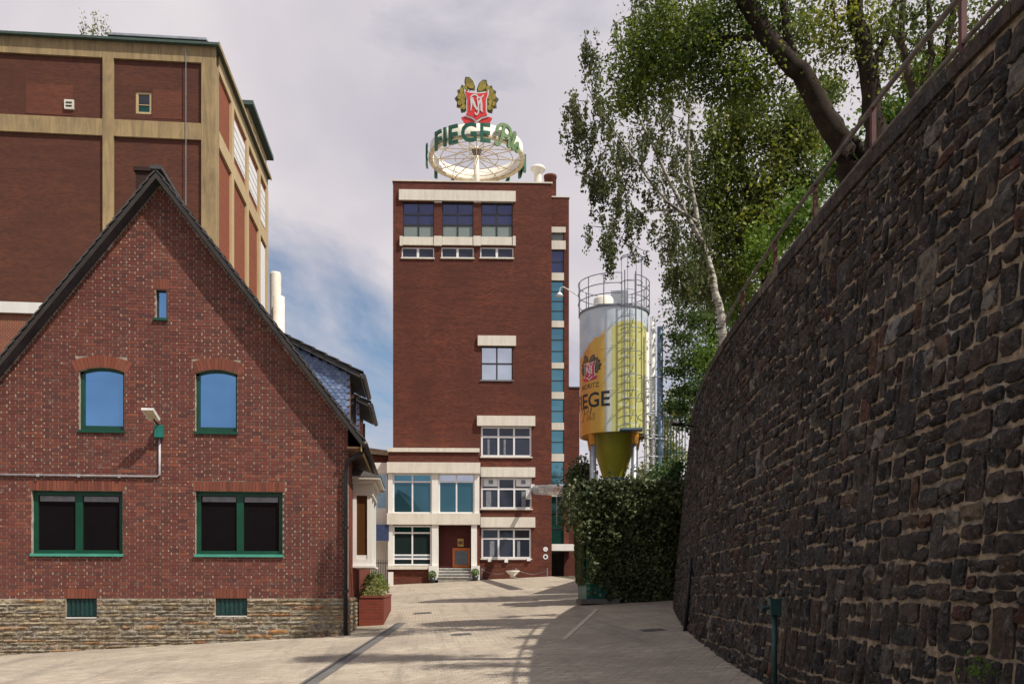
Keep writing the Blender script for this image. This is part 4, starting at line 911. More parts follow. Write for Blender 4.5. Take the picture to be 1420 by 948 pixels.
def emblem(parent, fn, sc, t, mats):
    """shield with monogram between hop leaves; fn maps (x,y,depth)"""
    f = lambda x, y, d: fn(x*sc, y*sc, d)
    for s in (-1, 1):          # scroll ends under the shield
        b = MB(); plate(b, [(s*.30, -.28), (s*.62, -.40), (s*.50, -.56), (s*.10, -.62), (s*.06, -.45)][::s], 0, t*.6, f); b.build('ribbon_end', mats['red'], parent)
    for s in (-1, 1):          # side hop clusters
        ol = [(s*.34, .52), (s*.42, .74), (s*.50, .66), (s*.60, .70), (s*.66, .56), (s*.78, .50), (s*.74, .36), (s*.88, .24), (s*.78, .12), (s*.80, -.04), (s*.66, -.06), (s*.62, -.22), (s*.48, -.20), (s*.36, -.10)][::-s]
        b = MB(); plate(b, ol, 0, t*.55, f); b.build('hop_cluster', mats['edge'], parent); b = MB()
        for (x, y, r) in ((.46, .58, .09), (.58, .48, .10), (.52, .32, .10), (.68, .30, .10), (.56, .14, .10), (.68, .08, .08), (.52, -.05, .09), (.62, -.08, .05)):
            plate(b, [(s*x+r*math.cos(q), y+r*1.1*math.sin(q)) for q in np.linspace(0, 2*math.pi, 9)[:-1]], t*.5, t*.8, f)
        b.build('hop_scales', mats['gold'], parent)
        lf = [(s*.02, .45), (s*.0, .56), (s*.09, .76), (s*.24, .88), (s*.40, .88), (s*.43, .72), (s*.37, .56), (s*.22, .46)][::-s]
        if s < 0: lf = [(x-.06, y+.08) for x, y in lf]
        b = MB(); plate(b, lf, 0, t*.5, f); b.build('hop_leaf', mats['edge'], parent); cx_ = sum(p[0] for p in lf)/8; cy_ = sum(p[1] for p in lf)/8
        b = MB(); plate(b, [(cx_+(x-cx_)*.78, cy_+(y-cy_)*.8) for x, y in lf], t*.45, t*.65, f); b.build('hop_leaf_face', mats['gold'], parent)
    b = MB(); plate(b, [(x*1.10, y*1.08) for x, y in SHIELD][::-1], 0, t*.9, f); b.build('shield_border', mats['silver'], parent)
    b = MB(); plate(b, [(x*.96, y*.95) for x, y in SHIELD][::-1], t*.5, t*1.1, f); b.build('shield', mats['red'], parent)
    b = MB(); g = lambda x, y, d: f(x, y, d+t*1.05)
    ribbon(b, [(-.24, -.20), (-.20, .00), (-.22, .20), (-.15, .24)], [.02, .07, .08, .03], t*.25, g); ribbon(b, [(-.18, .20), (-.08, -.02), (.02, -.18)], [.09, .09, .04], t*.22, g)
    ribbon(b, [(.02, -.18), (.10, .06), (.17, .22)], [.04, .06, .05], t*.24, g); ribbon(b, [(.17, .22), (.19, .0), (.19, -.18), (.25, -.24)], [.06, .08, .08, .02], t*.26, g)
    ribbon(b, bez([(-.24, .24), (-.20, .34), (-.02, .38), (.05, .27), (.10, .20), (.20, .24), (.28, .33)]), .045, t*.2, g)
    ribbon(b, bez([(.02, .24), (.06, .05), (.12, -.20), (.04, -.30), (0, -.35), (-.06, -.32), (-.06, -.26)]), .05, t*.28, g); b.build('monogram', mats['white'], parent)
def pils(parent, fn, sc, w, t, mat, name='script_lettering'):
    b = MB(); f = lambda x, y, d: fn(x*sc, y*sc, d)
    ribbon(b, bez([(.42, .92), (.36, .55), (.26, .10), (.14, -.02), (.04, -.08), (-.04, .02), (.03, .10)]), w, t, f)                     # stem of P
    ribbon(b, bez([(.10, .55), (-.02, .78), (.20, 1.02), (.52, 1.0), (.86, .98), (.90, .62), (.62, .50), (.52, .46), (.42, .46), (.38, .50)]), w, t*.9, f)  # bowl
    ribbon(b, bez([(.70, .38), (.74, .42), (.66, .10), (.66, .06), (.68, -.03), (.78, .04), (.84, .14)]), w*.9, t*.95, f); ribbon(b, [(.78, .55), (.80, .62)], w, t, f)
    ribbon(b, bez([(.84, .14), (1.02, .40), (1.16, .80), (1.10, .88), (1.02, .90), (.94, .30), (.93, .12), (.92, -.06), (1.04, .02), (1.10, .14)]), w*.9, t*.85, f)
    ribbon(b, bez([(1.10, .14), (1.20, .30), (1.26, .42), (1.30, .46), (1.28, .30), (1.40, .14), (1.32, .04), (1.26, -.03), (1.16, .0), (1.16, .06)]), w*.9, t*.9, f); b.build(name, mat, parent)

wrap = lambda off: (lambda x, y, d, R_=RS: ((R_+.004+d)*math.sin((x+off[0])/R_), -(R_+.004+d)*math.cos((x+off[0])/R_), y+off[1]))
def silo_text(txt, size, aend, v, bold, mat, d=.004):
    me = text_mesh(txt, size, bold); xs_ = [q.co.x for q in me.vertices]; W_ = max(xs_); z0 = zs_(v); cuts = np.arange(0, W_, .05)
    remap(me, lambda x, y, z: ((RS+d)*math.sin(aend-(W_-x)/RS), -(RS+d)*math.cos(aend-(W_-x)/RS), z0+y), cuts); link('lettering', me, mat, silo)
silo_text('FIEGE', .70, R(-6), 571, .012, 'ink'); silo_text('MORITZ', .23, R(-24), 545, .004, 'print_gold', .005)
pils(silo, wrap((RS*R(-66), zs_(588))), .52, .035, .004, 'print_gold')
emblem(silo, wrap((RS*R(-44), zs_(521))), .58, .004, dict(red='print_red', edge='ink', gold='print_gold', silver='cream', white='cream'))
# lamp on gooseneck reaching left from the silo rail
o = empty('gooseneck_lamp', (SX, SY, g0+zt_+.55), -math.atan2(SX, SY), 'white lamp on a thin curved arm reaching out from the silo guard rail', 'lamp')
MB().tube([(-1.15, -.35, 0), (-1.5, -.45, .22), (-1.74, -.5, .34), (-1.84, -.5, .30), (-1.86, -.5, .16)], .018, 6).build('arm', 'light_grey', o); MB().lathe([(.02, .16), (.06, .14), (.13, .03), (.12, .02), (0, .05)], 16, (-1.86, -.5)).build('lamp_shade', 'white_frame', o, True)
MB().tube([(-.55, .1, .9), (-1.15, -.35, 0)], .012, 5).build('stay', 'light_grey', o)

# ivy covered teal container
X0, X1, Y0, Y1 = 5.3, 8.75, 27.8, 29.3; g0c = gz(6.5, 28.3)
tk = empty('ivy_container', (X0, Y0, g0c), 0, 'teal container hidden under a thick coat of dark ivy below the silo', 'container')
MB().box(0, X1-X0, 0, Y1-Y0, -.1, 3.75).build('body', 'teal', tk)
for i in range(12): MB().box(.1+i*.28, .2+i*.28, -.03, -.001, .1, 3.6).build('rib', 'teal', tk)
MB().box(-.25, 1.0, -.35, .4, -.05, .10).build('kerb_slab', 'strip_stone', tk)
ivc = []
n = 15000; w = X1-X0
z_ = rng.random(n)*3.8+.05; x_ = rng.random(n)*w; keepm = ~((z_ < .6) & (x_ < .6) & (rng.random(n) < .93))
bulge = .16+.22*np.abs(np.sin(x_*2.3+z_*1.7))+.28*(z_/4.4)**2
ivc.append(np.stack([x_, -bulge*rng.random(n)**.5-.02, z_], 1)[keepm])
n = 7000; z_ = rng.random(n)**.8*3.8; y_ = rng.random(n)*1.5; kk = z_ > .5+.5*rng.random(n); ivc.append(np.stack([-(.05+.25*(z_/4.4)**2)*rng.random(n)**.5-.02, y_, z_], 1)[kk])
cl = np.array([[rng.uniform(-.45, w+.1), rng.uniform(-.5, 1.6), rng.uniform(2.7, 3.85)] for _ in range(330)]); cl[:, 2] -= .35*np.abs((cl[:, 0]-w*.45)/w)**2*2
for c in cl: ivc.append(c+rng.normal(size=(int(rng.uniform(14, 34)), 3))*[.17, .17, .13])
for k in range(70):        # overhanging sprays
    c = np.array([rng.uniform(-.5, w), rng.uniform(-.62, -.3), rng.uniform(2.4, 3.7)]); m = 26; ivc.append(c+np.stack([rng.normal(size=m)*.10, rng.normal(size=m)*.08, -rng.random(m)*.6], 1))
P = np.concatenate(ivc); V = leaves(P, .13, .75, .5); quads('ivy', V, 'leaf_ivy', tk, rng.random(len(P)))
tree('shrub', 'green bush beside the silo leg above the silver duct', 'shrub', [([(800, 720, 33), (800, 660, 33)], .05, .02)], [(800, 668, 33, 18, 26, 1), (812, 655, 33, 14, 20, .6), (790, 690, 33, 14, 20, .5)], 'leaf_ivy', 'branch', 60, 24, .14, .12, aspect=.7)
tree('shrub', 'dense dark bush between the silo pipes and the stone wall', 'shrub', [([(930, 720, 29.5), (930, 665, 29.5)], .05, .02)], [(925, 685, 29.5, 20, 32, 1.2), (915, 665, 30, 20, 16, .6), (938, 655, 30, 8, 22, .4)], 'leaf_pine', 'branch', 60, 24, .14, .13, aspect=.7)
tree('shrub', 'yellow-green bush behind the green bar fence', 'shrub', [([(928, 690, 38), (925, 630, 38)], .05, .02)], [(925, 635, 38, 26, 22, 1.2), (915, 600, 40, 24, 22, .8), (938, 570, 40, 22, 18, .7), (900, 655, 37, 26, 10, .6)], 'leaf_yellow', 'branch', 60, 24, .2, .15, aspect=.7)
# green bar fence on the terrace
fa, fb = at(902, 655, 36), at(950, 655, 36); fnc = empty('bar_fence', (fa.x, fa.y, 5.6), math.atan2(fb.y-fa.y, fb.x-fa.x), 'dark green metal bar fence behind the silo beside the stone wall', 'fence')
Lf = (fb-fa).length; ztf = EYE+(HV-576)/F*36-5.6
for i in range(13): MB().tube([(Lf*i/12, 0, 0), (Lf*i/12, 0, ztf)], .02, 5).build('bar', 'dark_green', fnc)
for z_ in (ztf-.08, ztf*.5, .25): MB().box(0, Lf, -.02, .02, z_-.025, z_+.025).build('rail', 'dark_green', fnc)
a, c = at(772, 690, 33.5), at(806, 630, 33.5); st_ = empty('stair_handrail', (a.x, a.y, a.z), 0, 'grey sloping handrail climbing towards the silo behind the bush', 'handrail')
for dz in (0, -.45): MB().tube([(0, 0, dz), tuple(c-a+Vector((0, 0, dz)))], .03, 6).build('rail', 'galvanised', st_)
for k in (0, .5, 1): q = (c-a)*k; MB().tube([(q.x, q.y, q.z), (q.x, q.y, q.z-1.0)], .025, 6).build('post', 'galvanised', st_)

# ================================================================== BREWERY TOWER
T0 = at(545, 803, 60); TB = gz(5, 59)-.05
TF = Fr(T0.x, T0.y, R(-4), TB)
tw = empty('brewery_tower', (T0.x, T0.y, TB), R(-4), 'tall dark red brick brewery tower with pale window bands', 'tower')
tx1 = TF.px(765, 400)[0]; tz = TF.px(655, 253)[1]; DEP = 14.0; RC = .35
top = [TF.rect(558.5, 602, 280, 329), TF.rect(613, 656.5, 280, 329), TF.rect(667, 711, 280, 329)]
small = [TF.rect(557, 602, 343, 357.5), TF.rect(612, 657, 343, 357.5), TF.rect(666, 712, 343, 357.5)]
mid = TF.rect(667, 711, 480, 527); low = [TF.rect(667, 737, 591, 633), TF.rect(667, 737.5, 662, 705), TF.rect(667.5, 736.5, 732, 774)]
b = MB()
for a, c, d0, d1 in cells(0, tx1, -1, tz, top+small+[mid]+low): b.box(a, c, 0, RC, d0, d1)
b.build('front_wall', 'tower_brick', tw); MB().box(.003, tx1-.003, RC+.001, DEP, -1, tz-.002).build('body', 'tower_brick', tw)
MB().box(-.06, tx1+.06, -.06, DEP+.05, tz, tz+.09).build('coping', 'white_concrete', tw)
def lint(r, y0=-.16, y1=.12, mat='white_concrete', name='lintel', parent=None): return bx(name, mat, parent or tw, r[0], r[1], y0, y1, r[2], r[3])
lint(TF.rect(553.5, 715, 265, 279.5)); 
for u0, u1 in ((602.3, 612.7), (656.8, 666.7)): lint(TF.rect(u0, u1, 279.8, 281.5), -.10, .1, 'white_concrete', 'lintel_bracket')
for u0, u1 in ((558.7, 601.7), (613.3, 656.2), (667.2, 710.8)): lint(TF.rect(u0, u1, 329.3, 340.5), -.12, .12, 'white_concrete', 'spandrel')
for u0, u1 in ((554.5, 558.4), (602, 613), (656.5, 666.9), (711.1, 715)): lint(TF.rect(u0, u1, 328.5, 341.5), -.17, .05, 'white_concrete', 'spandrel_block')
for r in top:
    window(tw, r, .14, [.5], [.36, .68], 'black_frame', ['blind', 'glass_deep', 'glass_deep'], fw_=.07, dep=.1, mul=.09)
for r in small: window(tw, r, .06, [.5], [], 'white_frame', 'glass_office', fw_=.07, dep=.08, mul=.16); bx('sill', 'white_concrete', tw, r[0]-.05, r[1]+.05, -.08, .1, r[2]-.08, r[2]-.003)
lint(TF.rect(662.5, 715.5, 466, 479.7), -.16, .1); window(tw, mid, .14, [.5], [.5], 'black_frame', 'glass_pale', fw_=.07, dep=.1, mul=.1); bx('sill', 'galvanised', tw, mid[0]-.04, mid[1]+.04, -.08, .13, mid[2]-.06, mid[2]-.003)
for i, (r, lr) in enumerate(zip(low, (TF.rect(661.5, 742, 577, 590.7), TF.rect(666.5, 742, 648, 661.5), TF.rect(666.5, 742, 717, 731)))):
    lint(lr, -.22, .1); window(tw, r, .08, [1/3, 2/3], [.68] if i != 1 else [.66], 'white_frame', ['glass_office', 'glass_office' if i != 1 else 'glass_office'], fw_=.12, dep=.1, mul=.12)
    bx('sill', 'white_concrete', tw, r[0]-.06, r[1]+.06, -.10, .07, r[2]-.08, r[2]-.003)
    for k_ in ((.10, .20), (.80, .88)) if i == 1 else ((.13, .17), (.45, .49)) if i == 0 else ((.17, .26), (.72, .78)): W_ = r[1]-r[0]; bx('curtain', 'curtain', tw, r[0]+W_*k_[0], r[0]+W_*k_[1], .122, .1285, r[2]+.15, r[2]+1.2)
r = low[1]
for k in (.02, .66): a = r[0]+(r[1]-r[0])*k+.1; bx('vent_panel', 'white_frame', tw, a, a+.95, .05, .079, r[2]+(r[3]-r[2])*.72, r[3]-.1); bx('vent_fan', 'grey_steel', tw, a+.35, a+.65, .03, .049, r[3]-.42, r[3]-.15)
# stair wing at the right, set back
WO = 1.4
wx0 = tx1+.004; wx1 = TF.px(789, 500, WO)[0]; wz = TF.px(777, 274, WO)[1]; gx0, gx1 = tx1+.02, TF.px(782, 500, WO)[0]
bands = [(315, 322.5), (334, 346), (378.5, 389), (445, 454), (503, 511), (543.5, 553), (586, 596), (629, 639.5), (681, 688)]
def wz_(v): return TF.px(774, v, WO)[1]
gt, gb = wz_(315), wz_(755)
MB().box(wx0, gx0+.003, WO, WO+.4, -1, wz).box(gx1, wx1, WO, WO+.4, -1, wz).box(gx0+.003, gx1, WO, WO+.4, gt, wz).build('stair_wing_front', 'tower_brick', tw)
MB().box(wx0, wx1-.003, WO+.401, DEP-1, -1, wz-.003).build('stair_wing', 'tower_brick', tw); bx('coping', 'white_concrete', tw, tx1+.065, wx1+.05, WO-.05, DEP-1, wz, wz+.08)
for v0, v1 in bands: bx('stair_band', 'white_concrete', tw, gx0+.004, gx1+(.12 if v0 < 340 else -.004), WO-.06, WO+.3, wz_(v1), wz_(v0))
edges = [(322.5, 334, 'blind', 1), (346, 378.5, 'glass_deep', 2), (389, 445, 'glass_teal', 4), (454, 503, 'glass_teal', 3), (511, 543.5, 'glass_teal', 2), (553, 586, 'glass_teal', 2), (596, 629, 'glass_teal', 2), (639.5, 681, 'glass_teal', 2), (688, 755, 'glass_green', 3)]
for v0, v1, g, n in edges: window(tw, (gx0+.005, gx1-.005, wz_(v1), wz_(v0)), WO+.10, [], [k/n for k in range(1, n)], 'black_frame', g, 'stair_window', fw_=.04, dep=.08, mul=.06)
cz1, cz0 = wz_(755), wz_(764); bx('canopy', 'white_paint', tw, gx0, TF.px(796, 760, WO-1)[0], WO-1.2, WO-.002, cz0, cz1)
bx('side_door', 'glass_dark', tw, gx0+.01, gx1-.01, WO+.25, WO+.3, -.2, cz0); 
# lower block further right
lb0, lb1 = TF.px(786, 600, 5)[0], TF.px(803.5, 600, 5)[0]; lb = empty('brick_annex', (0, 0, 0), 0, 'low red brick block between the tower and the silo', 'building')
lp = TF.o+TF.t*lb0+TF.n*5; lb.location = (lp.x, lp.y, TB); lb.rotation_euler = (0, 0, R(-4)); lz = TF.px(795, 538, 5)[1]
MB().box(0, lb1-lb0, 0, 6, -1, lz).build('wall', 'tower_brick', lb); MB().box(-.05, lb1-lb0+.05, -.05, 6.05, lz, lz+.1).build('coping', 'verge_tile', lb)
# roof things
def roof_pt(u, v, D): p = at(u, v, D); q = p-TF.o; return q.dot(TF.t), q.dot(TF.n)
ax, ay = roof_pt(746, 240, 63); k = 63/F
MB().lathe([(7*k, tz), (5.6*k, tz+1.2), (5.2*k, tz+1.75), (6*k, tz+1.95), (10*k, tz+2.15), (10.5*k, tz+2.25), (8*k, tz+2.40), (0, tz+2.45)], 24, (ax, ay)).build('roof_vent', 'cream', tw, True)
ax, ay = roof_pt(763, 250, 64); MB().lathe([(8.5*k, wz-1), (8.5*k, tz+2.0), (9.2*k, tz+2.03), (9.2*k, tz+2.2), (0, tz+2.25)], 24, (ax, ay)).build('round_flue', 'tower_brick', tw, True)
# wall lamps, signs, duct
for u, v, r in ((756.5, 761, 6), (756.5, 771.5, 6.5)):
    s, z_ = TF.px(u, v); rr = r/F*60*.55; MB().tube([(s, -.03, z_), (s, -.002, z_)], rr, 20).build('round_sign', 'white_frame', tw); MB().tube([(s, -.036, z_), (s, -.0305, z_)], rr*.5, 16).build('sign_symbol', 'ink' if v > 765 else 'light_grey', tw)
for u, v in ((679, 776), (702, 777), (733, 775)): s, z_ = TF.px(u, v); MB().box(s-.12, s+.12, -.14, -.002, z_-.12, z_+.14).build('wall_light', 'white_frame', tw)
du = empty('exhaust_duct', TF.o+TF.t*TF.px(738, 679)[0]+Vector((0, 0, TF.px(738, 679)[1]+TB)), R(-4), 'silver insulated duct running from the tower window into the ivy', 'duct')
dd = at(800, 679, 40)-Vector(du.location); c4, s4 = math.cos(R(4)), math.sin(R(4)); dl = Vector((dd.x*c4-dd.y*s4, dd.x*s4+dd.y*c4, dd.z))
MB().tube([(0, .05, 0), (0, -.25, 0), dl*.05+Vector((0, -.2, 0)), dl*.06+Vector((0, -.2, 0)), dl*.14, dl], [.12, .12, .14, .14, .30, .30], 14).build('pipe', 'duct', du, True)
for k in (.14, .3, .5, .7): MB().tube([dl*k, dl*(k+.01)], .32, 14).build('joint_ring', 'galvanised', du)
MB().box(-.45, -.1, -.5, -.02, -.65, -.05).box(-.1, .15, -.35, -.02, .1, .35).build('blower_box', 'light_grey', du)

# ------------------------------------------------------------------ entrance block in front of the tower
EO = -1.2
en = empty('entrance_block', (T0.x, T0.y, TB), R(-4), 'two storey white framed entrance block with large windows and brick parapet', 'building')
def er(*a): return TF.rect(*a, EO)
def eb(name, mat, u0, u1, v0, v1, y0=0, y1=.3, parent=None): r = er(u0, u1, v0, v1); return bx(name, mat, parent or en, r[0], r[1], EO+y0, EO+y1, r[2], r[3])
eb('coping', 'white_concrete', 537.5, 665, 621, 626.5, -.1, 1.15); eb('parapet', 'tower_brick', 538.5, 664.5, 626.6, 641, 0, 1.15); eb('fascia', 'white_concrete', 537, 666, 641.2, 656, -.2, .6)
eb('band', 'white_concrete', 537, 666, 711.5, 727, -.2, .6); 
for u0, u1 in ((538, 544.5), (599, 608), (658, 664.8)): eb('pier', 'white_paint', u0, u1, 656.1, 711.4, -.02, .5)
for u0, u1 in ((544.7, 598.8), (608.2, 657.8)): window(en, er(u0, u1, 656.4, 711.2), EO+.1, [.5], [.82], 'white_frame', ['glass_entry', 'glass_pale' if u0 > 600 else 'glass_teal'], fw_=.09, dep=.1, mul=.10)
eb('back_wall', 'interior', 539, 664, 656.2, 711, .7, 1.1)
window(en, er(544.7, 598.5, 728, 783.5), EO+.1, [.5], [.14, .24, .84], 'white_frame', ['glass_shop', 'glass_bridge', 'glass_shop', 'glass_green'], fw_=.10, dep=.1, mul=.10)
eb('pier', 'white_paint', 538, 544.5, 727.2, 784, -.0, .5)
for u0, u1 in ((599, 608), (653.5, 661.5)): eb('column', 'white_paint', u0, u1, 727.2, 785, -.1, .25); eb('column_foot', 'white_paint', u0-4 if u0 < 610 else u0, u1 if u0 < 610 else u1+4, 784, 804, -.35, .3)
eb('sill', 'white_concrete', 537, 596, 784.2, 789, -.2, .4); eb('base_wall', 'tower_brick', 539, 598, 789.2, 812, 0, .4); 
eb('shop_back', 'interior', 539, 599, 728, 784, .6, 1.1); eb('recess_wall', 'deep_red', 600, 664, 727.2, 812, .9, 1.15); eb('recess_side', 'tower_brick', 661.7, 664.8, 727.2, 812, .26, .89)
for i in range(4): st1 = eb('step', 'step_stone', 608, 653.2, 788+i*4.2, 812, .35-i*.30, .64-i*.30); eb('tread', 'light_grey', 607.6, 653.6, 787.2+i*4.2, 787.95+i*4.2, .29-i*.30, .639-i*.30, st1)
sc2 = eb('showcase', 'orange_wood', 627, 651.5, 758.5, 786, .80, .89); eb('notice_board', 'notice', 630.3, 648.3, 762.5, 782, .77, .795, sc2); eb('plaque', 'ochre_wood', 634, 642.5, 745.5, 756.5, .85, .89); eb('plaque_face', 'brown_wood', 635, 641.5, 749, 753, .835, .848)
for u, lab in ((599.5, 'round clipped box bush in a dark pot left of the entrance steps'), (659, 'round clipped box bush in a dark pot beside the brick wall at the entrance steps')):
    r = TF.px(u, 803, EO-.6); p = TF.o+TF.t*r[0]+TF.n*(EO-.6); z0 = gz(p.x, p.y); o = empty('potted_bush', (p.x, p.y, z0), 0, lab, 'potted plant')
    MB().lathe([(0, 0), (.16, 0), (.22, .34), (.19, .34), (.17, .3), (0, .3)], 18).build('pot', 'black_frame', o, True); q = rng.normal(size=(900, 3)); q /= np.linalg.norm(q, axis=1)[:, None]; q *= rng.uniform(.75, 1.05, 900)[:, None]*.27; V = leaves(q+[0, 0, .55], .06, .6); quads('foliage', V, 'leaf_bright', o, rng.random(900))
p = gpt(711, 803); o = empty('stone_bowl', (TF.o.x+TF.t.x*TF.px(711, 800)[0]-.1, TF.o.y+TF.t.y*TF.px(711, 800)[0]-.9, gz(8, 58.5)), 0, 'pale stone bowl on a foot at the tower wall under the office windows', 'planter'); MB().lathe([(0, 0), (.22, 0), (.15, .12), (.45, .38), (.47, .46), (.40, .46), (0, .36)], 24).build('bowl', 'cream', o, True)
# chain barrier along the wall
cb_ = empty('chain_barrier', TF.o+TF.t*TF.px(668, 800)[0]-TF.n*.7+Vector((0, 0, gz(6, 58.5))), R(-4), 'low dark chain between short posts along the tower wall', 'barrier')
for x in (0, 2.3, 4.4): MB().tube([(x, 0, -.1), (x, 0, .75)], .04, 8).build('post', 'grey_steel', cb_)
for x in (0, 2.3): MB().tube([(x+2.2*t, 0, .68-.35*4*t*(1-t)) for t in np.linspace(0, 1, 12)], .022, 5).build('chain', 'old_steel', cb_)
# link bridge, gate and white wall left of the entrance
lk = empty('link_building', (T0.x, T0.y, TB), R(-4), 'pale glazed link with a white wall between house and entrance block', 'building')
LO = -.4
def lr_(*a): return TF.rect(*a, LO)
def lbx(name, mat, u0, u1, v0, v1, y0=0, y1=.3, off=LO, parent=None): r = TF.rect(u0, u1, v0, v1, off); return bx(name, mat, parent or lk, r[0], r[1], off+y0, off+y1, r[2], r[3])
lbx('fascia', 'white_paint', 490, 537, 641, 656, 0, 1.5); window(lk, lr_(490, 537, 656.3, 705), LO+.1, [.35, .7], [.55], 'white_frame', 'glass_bridge', fw_=.06, dep=.1, mul=.06); lbx('band', 'white_paint', 490, 537, 705.3, 727, 0, 1.5); lbx('blue_panel', 'blue_panel', 490, 541, 728, 750, -.9, -.8)
lbx('wall', 'white_paint', 490, 537, 727.3, 815, .5, .9); lbx('back', 'interior', 490, 537, 656.3, 727, 1.0, 1.4)
gp = TF.o+TF.t*TF.px(512, 790, -3)[0]+TF.n*-3; gt_ = empty('iron_gate', (gp.x, gp.y, gz(gp.x, gp.y)), R(-4), 'black iron bar gate between the house planter and the entrance block', 'gate')
w_ = TF.px(537.5, 790, -3)[0]-TF.px(512, 790, -3)[0]; h_g = TF.px(525, 765, -3)[1]-TF.px(525, 803, -3)[1]
for i in range(9): MB().tube([(w_*i/8, 0, 0), (w_*i/8, 0, h_g)], .018, 5).build('bar', 'black_iron', gt_)
for z_ in (.15, h_g-.25): bx('rail', 'black_iron', gt_, 0, w_, -.02, .02, z_, z_+.05)
MB().box(w_+.05, w_+.35, -.15, .15, -.1, .95).build('gate_post', 'white_paint', gt_); MB().box(-.1, .05, -.08, .08, -.1, h_g+.3).build('gate_post', 'black_iron', gt_)
# brick shed roof showing behind the link
p = at(500, 640, 66); bs = empty('brick_hall', (p.x, p.y, gz(p.x, p.y)), R(-4), 'low red brick hall with a pale roof edge seen past the house eave', 'building')
z1 = EYE+(HV-622)/F*66-bs.location.z; MB().box(0, 2.6, 0, 12, -1, z1-.3).build('wall', 'tower_brick', bs); MB().prism([(-.1, z1-.3), (2.6, z1-.55), (2.6, z1-.2), (-.1, z1+.15)], -.15, 12.2).build('roof', 'ring_tan', bs)

# ================================================================== ROTATING ROOF SIGN
cp_ = at(661, 222, 64); SGZ = TB+tz
sg = empty('roof_sign', (cp_.x, cp_.y, SGZ), -math.atan2(cp_.x, cp_.y), 'ring shaped brewery sign with green letters and a red shield on the tower roof', 'sign')
RG = 66.5/F*64; z0 = EYE+(HV-223)/F*64-SGZ; HB = .95
MB().lathe([(RG-.30, z0), (RG, z0), (RG, z0+.14), (RG-.30, z0+.14), (RG-.30, z0)], 72).build('base_ring', 'ring_tan', sg)
MB().lathe([(RG-.12, z0+.14), (RG-.12, z0+HB), (RG-.16, z0+HB), (RG-.16, z0+.14)], 72).build('drum', 'cream', sg, True)
for zk in (z0+.07, z0+HB-.1):
    for i in range(12):
        q = 2*math.pi*i/12; MB().tube([(.2*math.cos(q), .2*math.sin(q), zk+(.1 if zk < z0+.5 else 0)), ((RG-.2)*math.cos(q), (RG-.2)*math.sin(q), zk)], .035, 5).build('spoke', 'ring_tan', sg)
for r_ in (RG*.45, RG*.75): MB().tube([(r_*math.cos(q), r_*math.sin(q), z0+.12) for q in np.linspace(0, 2*math.pi, 37)], .03, 5).build('hoop', 'ring_tan', sg)
for i in range(12): q = 2*math.pi*i/12; q2 = q+math.pi/6; MB().tube([(RG*.75*math.cos(q), RG*.75*math.sin(q), z0+.12), ((RG-.2)*math.cos(q2), (RG-.2)*math.sin(q2), z0+HB-.15)], .025, 5).build('brace', 'cream', sg)
MB().tube([(0, 0, 0), (0, 0, z0+HB)], .22, 14).build('mast', 'cream', sg, True); MB().tube([(0, 0, z0+.3), (0, 0, z0+.75)], [.22, .38], 14).build('hub', 'old_steel', sg)
MB().lathe([(0, 0), (.9, 0), (.9, .25), (.3, .5), (0, .5)], 20).build('mast_foot', 'cream', sg)
def ring_text(txt, size, a0, a1, mat, bold, ext=.07):
    chars = list(txt); n = len(chars)
    ms = [text_mesh(c, size, bold, ext) for c in chars]; ws = [max(v.co.x for v in m.vertices)-min(v.co.x for v in m.vertices) for m in ms]; gap0 = .22 if n < 6 else .9; kx = min(1, ((a1-a0)*RG-gap0*(n-1))/sum(ws)); gap = ((a1-a0)*RG-kx*sum(ws))/max(1, n-1); x = 0
    for c, m, w__ in zip(chars, ms, ws):
        xm = min(v.co.x for v in m.vertices); xx = x
        remap(m, lambda X, Y, Z: ((RG+.14+Z)*math.sin(a0+((X-xm)*kx+xx)/RG), -(RG+.14+Z)*math.cos(a0+((X-xm)*kx+xx)/RG), z0-.40+Y), np.arange(xm, xm+w__, .15)); link('letter', m, mat, sg); x += w__*kx+gap
ring_text('FIEGE', 1.80, R(-53), R(15), 'sign_green', .03); ring_text('MORITZ', 1.80, R(100), R(282), 'sign_green', .02)
pils(sg, lambda x, y, d: ((RG+.1+d)*math.sin(R(21)+x/RG), -(RG+.1+d)*math.cos(R(21)+x/RG), z0-.42+y), 1.42, .15, .16, 'sign_pale')
ez = EYE+(HV-147)/F*64-SGZ
emb = lambda x, y, d: (x, -.1-d, ez+y*1.2-.12)
emblem(sg, emb, 1.80, .22, dict(red='sign_red', edge='hop_edge', gold='hop_gold', silver='sign_silver', white='sign_silver'))
MB().tube([(-.5, .15, z0+HB-.1), (-.5, .15, ez+1.2)], .06, 6).build('emblem_strut', 'ring_tan', sg); MB().tube([(.5, .15, z0+HB-.1), (.5, .15, ez+1.2)], .06, 6).build('emblem_strut', 'ring_tan', sg)

# ================================================================== TALL CONCRETE FRAMED BUILDING AT LEFT
G0 = at(297, 400, 45); GB = gz(G0.x, G0.y)
GF = Fr(G0.x, G0.y, R(-.7), GB)
gr = empty('grain_store', (G0.x, G0.y, GB), R(-.7), 'tall brown brick store with tan concrete frame behind the gabled house', 'building')
xl = GF.px(-60, 300)[0]; zt1 = GF.px(150, 59.5)[1]; DG = 23.5
win = GF.rect(188, 210.5, 127, 158)
b = MB()
for a, c, d0, d1 in cells(xl, -.02, -1, zt1, [win]): b.box(a, c, 0, .4, d0, d1)
b.build('front_wall', 'silo_brick', gr); DGe0 = Fr(G0.x, G0.y, R(-.7)+R(90), GB).px(368.5, 400)[0]; MB().box(xl+.003, -.02, .401, DGe0, -1, zt1-.003).build('body', 'silo_brick', gr); MB().box(xl+.003, -1.5, DGe0+.001, DG, -1, zt1-.003).build('rear_body', 'silo_brick', gr)
